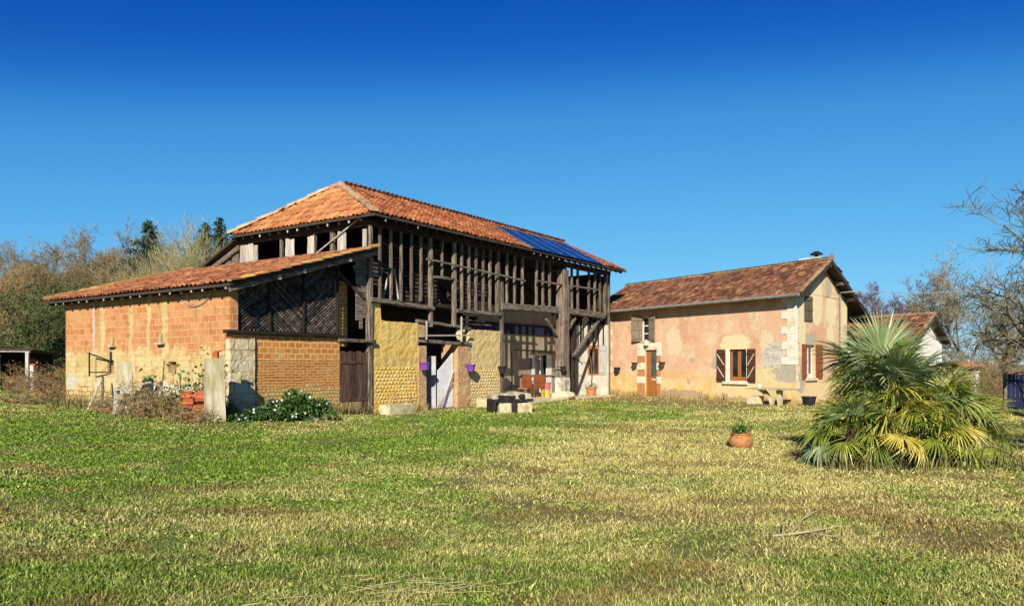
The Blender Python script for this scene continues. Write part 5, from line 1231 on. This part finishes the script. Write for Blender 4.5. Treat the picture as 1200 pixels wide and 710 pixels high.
t = tree('evergreen_tree', '', 'tree', (0, 0, 0), g4[0], g4[1], 'bark_dark', 'twig', 'dark evergreens at the foot of the hill', leaf=(near_ends(g4[2], 7500, .28), .17, 'ivy'))
scatter_copies(t, [(8, 41, .66, 0), (48, 43, .74, 1.3), (88, 47, .74, 2.2), (-35, 40, .66, 3.0)], 'dark leafy evergreen tree growing at the foot of the hill beside the shed')
def conifer(label, X, D, H, seed, wid=.2):
    rd = random.Random(seed); x = (X - CX) / F * D; t = empty('conifer_tree', (x, D, tz(x, D) - .1), 0, label, 'tree', None)
    put(tubes_mesh('trunk', [(0, 0, 0, 0, 0, H * .5, H * .022, H * .012), (0, 0, H * .5, 0, 0, H, H * .012, .01)], 7), 'trunk', M['bark_dark'], t)
    sg = []; pts = []
    for i in range(int(H * 13)):
        z = H * (.1 + .9 * (i + rd.random()) / int(H * 13)); L = H * wid * (1 - z / H) ** .75 * rd.uniform(.55, 1.15) + .12; a = rd.uniform(0, 6.28)
        d = Vector((math.cos(a), math.sin(a), rd.uniform(-.25, .15))); p = Vector((0, 0, z)); prev = p
        for k in range(4):
            q = p + d * L * (k + 1) / 4 + Vector((0, 0, -.10 * L * ((k + 1) / 4) ** 2 + (.06 * L if k == 3 else 0))); sg.append((*prev, *q, .02, .012))
            for m in range(int(7 + 5 * L)):
                w = prev.lerp(q, rd.random()); pts.append((w.x + rd.gauss(0, .07 * L + .02), w.y + rd.gauss(0, .07 * L + .02), w.z + rd.gauss(0, .05)))
            prev = q
    put(tubes_mesh('branches', sg, 3), 'crown', M['bark_dark'], t)
    leaves('needles', pts, .26 * (D / 60) ** .5, 'needles', t, aspect=.35, droop=.5); return t
conifer('tall pointed dark conifer on the hillside behind the shed roof', 174, 66, 12.0, 1, .44)
conifer('broad dark conifer close to the barn roof on the hillside', 240, 62, 11.6, 2, .40)
conifer('small pointed conifer tip just left of the barn roof', 258, 70, 12.6, 3, .3)
t = conifer('dark conifer behind the blue boarded fence at the right edge', 1250, 24.5, 4.6, 6, .42)

# brush at the foot of the hill, dry shrubs
def shrub(name, label, loc, rx, ry, h, stems, twigmat, seed, leaf=None, group=None, cat='shrub'):
    rd = random.Random(seed); t = empty(name, loc, 0, label, cat, group); sg = []; ends = []
    for i in range(stems):
        a = rd.uniform(0, 6.28); rr = rd.random() ** .5; p = Vector((rr * rx * .45 * math.cos(a), rr * ry * .45 * math.sin(a), -.03)); d = Vector((math.cos(a) * rx * .5 * rr, math.sin(a) * ry * .5 * rr, h * rd.uniform(.5, 1))); n = 4; prev = p
        for k in range(n):
            q = p + d * (k + 1) / n + Vector((rd.gauss(0, .06) * rx, rd.gauss(0, .06) * ry, 0)); sg.append((*prev, *q, .009, .005))
            for m in range(3):
                s = q + Vector((rd.gauss(0, .16) * rx, rd.gauss(0, .16) * ry, rd.uniform(-.02, .22) * h)); sg.append((*q, *s, .006, .003)); ends.append(tuple(s))
            ends.append(tuple(q)); prev = q
    put(tubes_mesh('stems', sg, 3), 'stems', M[twigmat], t)
    if leaf: leaves('foliage', near_ends(ends, leaf[0], leaf[3] if len(leaf) > 3 else .06), leaf[1], leaf[2], t)
    return t
for i, (X, Y, rx, h, lf) in enumerate(((62, 468, 1.5, 1.15, 'russet_leaf'), (44, 462, 1.6, 1.3, 'russet_leaf'), (20, 461, 1.2, .9, 'weed'), (33, 473, 1.5, .35, 'weed'), (72, 473, .9, .6, 'russet_leaf'))):
    p = gpt(X, Y); shrub('dry_shrub', ('russet dry bush growing against the left end of the brick shed', 'tall brown dry bush between the garden shelter and the shed', 'dry brown bush inside the front of the garden shelter', 'low flat dry bush on the lawn edge before the garden shelter', 'small reddish bush at the foot of the shed corner')[i], p, rx, .9, h, 34, 'twig_rust', 40 + i, (350, .08, lf))
# weeds in front of the shed: uncountable
def weed_patch(n, pts, name, label):
    x, y = pts; n = len(x); z = terrain(x, y); h = rng.gamma(3, .07, n) + .06; az = rng.uniform(0, 6.28, n); le = rng.normal(.35, .25, n); la = rng.uniform(0, 6.28, n); wd = rng.uniform(.004, .013, n)
    wx, wy = np.cos(az) * wd, np.sin(az) * wd; b0 = np.stack([x, y, z - .02], -1); m = b0 + np.stack([np.cos(la) * le * h * .35, np.sin(la) * le * h * .35, h * .6], -1); tp_ = b0 + np.stack([np.cos(la) * le * h, np.sin(la) * le * h, h], -1); W_ = np.stack([wx, wy, 0 * x], -1)
    V = np.stack([b0 - W_, b0 + W_, m + W_ * .8, m - W_ * .8, tp_], 1).reshape(-1, 3); k = np.arange(n)[:, None] * 5
    f = np.concatenate([k + [[0, 1, 2]], k + [[0, 2, 3]], k + [[3, 2, 4]]], 0)
    o = put(np_mesh(name, V, f), name, M['weed']); return tag(o, label, 'weeds', kind='stuff')
n = 9000; u = AU - np.abs(rng.normal(0, .42, n)) - .05; s = rng.uniform(-.6, 8.3, n); keep = rng.random(n) < np.where(s < 5.2, 1, .25) * (vnoise(u * 1, s, 1.5, 5) * .9 + .2); u, s = u[keep], s[keep]
weed_patch(n, (K.x + dB.x * u + iB.x * s, K.y + dB.y * u + iB.y * s), 'weeds', 'tangle of dry weeds along the foot of the shed side wall')
n = 3500; u = rng.uniform(AU - .6, 6.5, n); s = -np.abs(rng.normal(0, .16, n)) - .04; keep = rng.random(n) < (vnoise(u, s, 1.8, 6) ** 2) * np.where(u > 0, .25, .7); u, s = u[keep], s[keep]
weed_patch(n, (K.x + dB.x * u + iB.x * s, K.y + dB.y * u + iB.y * s), 'weeds', 'thin weeds along the foot of the barn front')
n = 1500; u = rng.uniform(.3, HL, n); s = -np.abs(rng.normal(0, .2, n)) - .04; keep = rng.random(n) < (vnoise(u, s, 1.8, 8) ** 2) * .35; u, s = u[keep], s[keep]
weed_patch(n, (H0.x + dH.x * u + iH.x * s, H0.y + dH.y * u + iH.y * s), 'weeds', 'sparse weeds along the foot of the pink house')
for i, (X, Y, rx, h, lf, lab) in enumerate(((178, 488, 1.0, .8, 'olive', 'tallest dry bush before the shed side wall'), (202, 490, .8, .7, 'olive', 'greenish dry bush left of the brick stack'), (163, 489, .8, .55, 'weed', 'dry brown bush before the plank heap'), (222, 494, .8, .4, 'weed', 'low dry bush before the brick stack'), (135, 484, .7, .3, 'russet_leaf', 'low reddish bush right of the leaning stakes'))):
    p = gpt(X, Y); shrub('dry_shrub', lab, p, rx, .6, h, 30, 'twig_rust', 60 + i, (260, .055, lf))
p = gpt(214, 489); t = shrub('elder_sapling', 'leafy green sapling rising before the shed side wall', p, .9, .7, 1.55, 5, 'twig', 71, (150, .11, 'sapling', .1), cat='sapling')
p = gpt(234, 490); t = shrub('ivy_clump', 'dark ivy clump climbing between sapling and concrete slab', p, .5, .4, 1.25, 10, 'twig', 72, (420, .075, 'ivy', .07), cat='ivy')
# flowering bush
p = gpt(338, 493); t = empty('flowering_bush', (p.x, p.y, tz(p.x, p.y)), R(40), 'low dark green bush dotted with white flowers at the foot of the shed front', 'bush')
pts = []; fl = []
for (cx, cy, rx, ry, h) in ((.2, 0, .55, .38, .74), (-.35, -.05, .5, .35, .52), (.8, .1, .5, .3, .52), (-.85, 0, .4, .3, .32), (-1.25, .0, .3, .2, .18)):
    n = int(2600 * rx * h); a = rng.uniform(0, 6.28, n); c = rng.random(n) ** .6; r_ = rng.random(n) ** .35
    el = np.arcsin(c); pts.append(np.stack([cx + rx * r_ * np.cos(el) * np.cos(a), cy + ry * r_ * np.cos(el) * np.sin(a), h * r_ * np.sin(el) + .02], -1))
    for i in range(int(17 * rx)): a_ = random.uniform(2.6, 6.6); e_ = random.uniform(.1, 1.3); fl.append((cx + rx * 1.03 * math.cos(e_) * math.cos(a_), cy + ry * 1.05 * math.cos(e_) * math.sin(a_), h * 1.03 * math.sin(e_) + .02))
leaves('foliage', np.concatenate(pts), .085, 'shrub', t)
b = MB(); 
for q in range(5): a = q * 1.2566; b.add([(0, 0, 0), (.028 * math.cos(a - .5), -.012, .028 * math.sin(a - .5)), (.04 * math.cos(a), -.016, .04 * math.sin(a)), (.028 * math.cos(a + .5), -.012, .028 * math.sin(a + .5))], [(0, 1, 2, 3)])
f0 = b.build('flower', M['flower'], t); f0.location = fl[0]
for q in fl[1:]:
    o = f0.copy(); col.objects.link(o); o.parent = t; o.location = q; o.rotation_euler = (random.uniform(-.6, .3), random.uniform(0, 3), random.uniform(-.6, .6)); o.scale = (.75,) * 3

# ------------------------------------------------------------------ fan palm
palm = empty('fan_palm', tuple(gpt(1062, 546)), 0, 'large many stemmed fan palm spreading over the lawn', 'palm')
def frond_mesh(seed, P_=.5, L=.5, n=32, spread=225, w_=.017, cup=.25, droop=.2):
    "one fan leaf: stem along +Z, then folded leaflets radiating in the X-Z plane, hanging towards -Y"
    r = random.Random(seed); b = MB(); b.tube([(0, 0, 0), (0, .02, P_ * .5), (0, 0, P_)], [.011, .009, .008], 5, tint=0)
    nb = len(b.f)
    for i in range(n):
        a = R(-spread / 2 + spread * (i + .5) / n) + r.gauss(0, .02); Li = L * (.72 + .28 * math.cos(a * .62)) * r.uniform(.86, 1.06)
        d = Vector((math.sin(a), 0, math.cos(a))); sd = Vector((math.cos(a), 0, -math.sin(a))); vs = []; fs = []
        dr = droop * r.uniform(.5, 1.9); tw_ = r.gauss(0, .25)
        for k, (t_, ww) in enumerate(((0.02, .35), (.35, 1.0), (.7, .72), (1.0, .06))):
            c = Vector((0, 0, P_)) + d * Li * t_ * (1 - .12 * dr * t_) + Vector((0, -1, 0)) * (Li * (cup * abs(math.sin(a)) * t_ * .6 + dr * t_ ** 2.3)) + Vector((0, 0, -.25)) * dr * Li * t_ ** 2
            wv = w_ * ww * L / .5; nrm = Vector((0, 1, 0)) * wv * .55
            vs += [c - sd * wv + nrm * (1 + tw_), c, c + sd * wv + nrm * (1 - tw_)]
        for k in range(3): fs += [(k * 3, k * 3 + 1, k * 3 + 4, k * 3 + 3), (k * 3 + 1, k * 3 + 2, k * 3 + 5, k * 3 + 4)]
        b.add(vs, fs, 1)
    me = bpy.data.meshes.new('frond'); me.from_pydata(b.v, [], b.f); me.polygons.foreach_set('material_index', [0 if i < nb else 1 for i in range(len(b.f))]); me.update(); return me
FM = {}
for c in ('palm_blue', 'palm_green', 'palm_yellow', 'palm_pale'):
    FM[c] = []
    for k in range(4):
        me = frond_mesh(len(FM) * 10 + k, .58 if c == 'palm_blue' else .46, .70 if c == 'palm_blue' else .56, 42, 250 if k % 2 else 210, .0125, .3 if k % 2 else .08, (.06 if c == 'palm_blue' else .26) + .06 * k); me.materials.append(M['palm_stem']); me.materials.append(M[c]); FM[c].append(me)
nfr = 0
def head(hx, hy, hz, n, col_, e0, e1, az0=0, az1=360, sc_=1.0, mix=None):
    global nfr
    for i in range(n):
        a = R(az0 + (az1 - az0) * ((i * .381966 * 2.618 + random.uniform(-.05, .05)) % 1 if az1 - az0 >= 359 else (i + random.random()) / n)); a = R(az0 + (az1 - az0) * ((i * .618034) % 1)) if az1 - az0 >= 359 else a
        el = R(e0 + (e1 - e0) * (i + .5) / n + random.uniform(-8, 8)); d = Vector((math.cos(a) * math.cos(el), math.sin(a) * math.cos(el), math.sin(el)))
        c = col_ if not mix or random.random() > mix[1] else mix[0]
        if el < R(-5) and random.random() < .35: c = 'palm_yellow'
        me = random.choice(FM[c]); o = bpy.data.objects.new('frond', me); col.objects.link(o); o.parent = palm; nfr += 1
        Z_ = d; up_ = Vector((0, 0, 1)); Y_ = (up_ - Z_ * up_.dot(Z_)); Y_ = Y_.normalized() if Y_.length > .05 else Vector((0, -1, 0)); X_ = Y_.cross(Z_)
        rot = Matrix((X_, Y_, Z_)).transposed().to_4x4() @ Matrix.Rotation(random.uniform(-.5, .5), 4, 'Z')
        s = sc_ * random.uniform(.85, 1.12); o.matrix_basis = Matrix.Translation((hx, hy, hz)) @ rot @ Matrix.Scale(s, 4)
# heads: position, count, colour, elevation range
head(-.2, .35, 1.08, 20, 'palm_blue', 90, 20, sc_=1.0, mix=('palm_green', .4))
head(-.22, .3, 1.0, 8, 'palm_green', 12, -45, sc_=.9)
head(-.74, .15, .42, 18, 'palm_green', 80, -25, sc_=.8, mix=('palm_blue', .5))
head(-.1, -.15, .55, 20, 'palm_green', 75, -30, sc_=.88, mix=('palm_yellow', .2))
head(.56, .05, .72, 22, 'palm_green', 80, -30, sc_=.92, mix=('palm_pale', .3))
head(.98, .15, .42, 18, 'palm_pale', 75, -25, sc_=.82, mix=('palm_green', .4))
head(-.12, .2, .9, 14, 'palm_green', 48, -8, sc_=.92, mix=('palm_blue', .35))
head(.1, .25, .72, 16, 'palm_green', 60, -20, sc_=.92, mix=('palm_blue', .25))
head(.3, .9, .8, 8, 'palm_green', 70, -10, sc_=.9)
for i, (x, y, z, r_) in enumerate(((-.22, .35, 1.12, .11), (-.74, .15, .42, .08), (-.1, -.15, .55, .08), (.56, .05, .72, .09), (.98, .15, .38, .08), (.3, .9, .8, .08), (.1, .25, .72, .08))):
    b = MB(); b.tube([(x * .75, y * .75, -.05), (x * .88, y * .9, z * .5), (x, y, z), (x, y, z + .12)], [r_ * 1.2, r_, r_ * 1.1, r_ * .5], 10); b.build('trunk', M['palm_fibre'], palm)
p = gpt(1062, 541); b = MB(); b.box(-.32, .32, -.1, .05, 0, .24, j=.015); o = b.build('brick_edging', M['red_brick']); o.location = (p.x + .05, p.y - .0, tz(p.x, p.y)); tag(o, 'low edging of red bricks under the fan palm', 'edging')
n = 600; p = gpt(1062, 546); x = rng.uniform(p.x - 1.3, p.x + 1.5, n); y = p.y + rng.normal(-.15, .2, n)
weed_patch(n, (x, y), 'weeds', 'weeds and dead leaves under the skirt of the fan palm')

# ------------------------------------------------------------------ trees on the right
gA = grow(11, 5.2, .26, (10, 8, 8, 6), (.72, .5, .48, .5), (62, 50, 50, 50), .3, .22, .38, droop=.35, spread=1.25, minr=.006)
x = 14.4; D = 20.0
tree('apple_tree', 'old spreading bare tree with lichen grey branches reaching in at the right edge', 'tree', (x, D, -.1), gA[0], gA[1], 'bark', 'twig_grey', thinmin=.008, leaf=(near_ends(gA[2], 420, .08), .05, 'olive'), rz=2.2).scale = (1.1, 1.1, .93)
gB = grow(12, 6.2, .14, (13, 8, 7, 4), (.6, .5, .5, .5), (45, 45, 50, 50), .3, .12, .3)
for i, (X, D, k, rz, lab) in enumerate(((1142, 43, .88, 0, 'ivy covered bare tree directly behind the tiled porch'), (1170, 45, .80, 2, 'olive brown thicket tree between the tiled porch and the blue fence'), (1186, 50, .6, 1, 'low brushy tree behind the blue fence'), (1215, 53, .7, 3, 'low brushy tree farther right behind the blue fence'))):
    if i == 0: t0 = t = tree('thicket_tree', lab, 'tree', (0, 0, 0), gB[0], gB[1], 'bark', 'twig', 'trees behind the outbuilding', thinmin=.012, leaf=(near_ends(gB[2], 2600, .2), .10, 'olive'))
    else: t = copy_tree(t0)
    xx = (X - CX) / F * D; t.location = (xx, D, -.1); t.rotation_euler = (0, 0, rz); t.scale = (k, k, k); t['label'] = lab
for i, (X, Y, D, rx, h, lab) in enumerate(((1112, 472, 41, 2.2, 1.7, 'brown dry thicket behind the right side of the palm'), (1158, 478, 37, 2.0, 1.9, 'tall brown thicket left of the blue fence'), (1175, 476, 32, 1.8, 1.6, 'rusty thicket touching the blue fence'))):
    p = apt(X, Y, D); shrub('dry_shrub', lab, (p.x, p.y, 0), rx, 1.4, h, 60, 'twig_rust', 80 + i, (900, .08, 'olive', .12))
gC = grow(13, 8.5, .2, (12, 7, 7, 6), (.5, .5, .5, .5), (50, 45, 45, 45), .4, .3, .3)
for i, (X, D, k) in enumerate(((1058, 78, .98), (1092, 82, 1.08), (1030, 90, .8))):
    if i == 0: t0 = t = tree('distant_tree', '', 'tree', (0, 0, 0), gC[0], gC[1], 'bark', 'twig_purple', 'far purple grey trees', thinmin=.018)
    else: t = copy_tree(t0)
    xx = (X - CX) / F * D; t.location = (xx, D, -.1); t.scale = (k, k, k); t.rotation_euler = (0, 0, i * 2.); t['label'] = ('far purple grey bare tree just right of the outbuilding ridge', 'far purple grey bare tree partly behind the ivy covered tree', 'far purple grey bare tree low behind the outbuilding roof')[i]
# tree standing to the right of the viewer, whose shadow falls on the lawn
gD = grow(14, 5.5, .2, (10, 7, 6, 4), (.6, .5, .5, .5), (55, 50, 50, 50), .3, .3, .35)
tree('garden_tree', 'bare garden tree on the right that shades the lawn beside the palm', 'tree', (8.6, 5.2, -.1), gD[0], gD[1], 'bark', 'twig_grey', thinmin=.012, leaf=(near_ends(gD[2], 500, .02), .06, 'olive'))

# ------------------------------------------------------------------ blue fence, cable
p = apt(1181, 480, 24.0); fe = empty('boarded_fence', (p.x, p.y, 0), R(-6), 'blue painted fence of upright boards at the right edge', 'fence')
b = MB()
for i in range(20):
    h = 1.17 + random.uniform(-.03, .03); b.box(i * .125, i * .125 + .10, -.012, .012, .06, h, random.random(), .003)
b.build('boards', M['gate_blue'], fe)
b = MB(); b.box(-.02, 2.6, .013, .06, .3, .39); b.box(-.02, 2.6, .013, .06, .9, .99); b.build('rail', M['gate_blue'], fe)
for x in (-.06, 2.55): b = MB(); b.beam((x, .05, -.1), (x, .05, 1.25), .1, .1, 2, .004, up=(0, 1, 0)); b.build('post', M['beam'], fe)
p0 = Vector((house.matrix_basis @ Vector(fnG(Hg(983, 343)[0], -.03, Hg(983, 343)[1]))) if False else (0, 0, 0))
mw = Matrix.Translation((H0.x, H0.y, 0)) @ Matrix.Rotation(AH, 4, 'Z'); g_ = Hg(983, 343); p0 = mw @ (Vector(fnG(g_[0], -.03, g_[1])) + Vector((.7, .25, .02))); p1 = apt(1215, 330, 33)
b = MB(); b.tube([p0.lerp(p1, i / 16) + Vector((0, 0, -.25 * math.sin(i / 16 * math.pi))) for i in range(17)], .018, 5); o = b.build('power_cable', M['cable']); tag(o, 'grey overhead cable running from the house gable to the trees', 'cable')
# fallen leaves
n = 1600; D = np.exp(rng.uniform(math.log(4), math.log(28), n)); x = rng.uniform(-1, 1, n) * D * .85; ok = ~inside_building(x, D) & (rng.random(n) < vnoise(x, D, .6, 51) ** 2 * 1.6); x, y = x[ok], D[ok]
V, f_ = leaf_quads(np.stack([x, y, terrain(x, y) + .022], -1), .045); V[:, 2] = np.repeat(terrain(x, y) + .02, 4) + rng.uniform(-.006, .014, len(V))
o = put(np_mesh('fallen_leaves', V, f_), 'fallen_leaves', M['russet_leaf']); tag(o, 'dry brown leaves scattered over the lawn', 'leaves', kind='stuff')
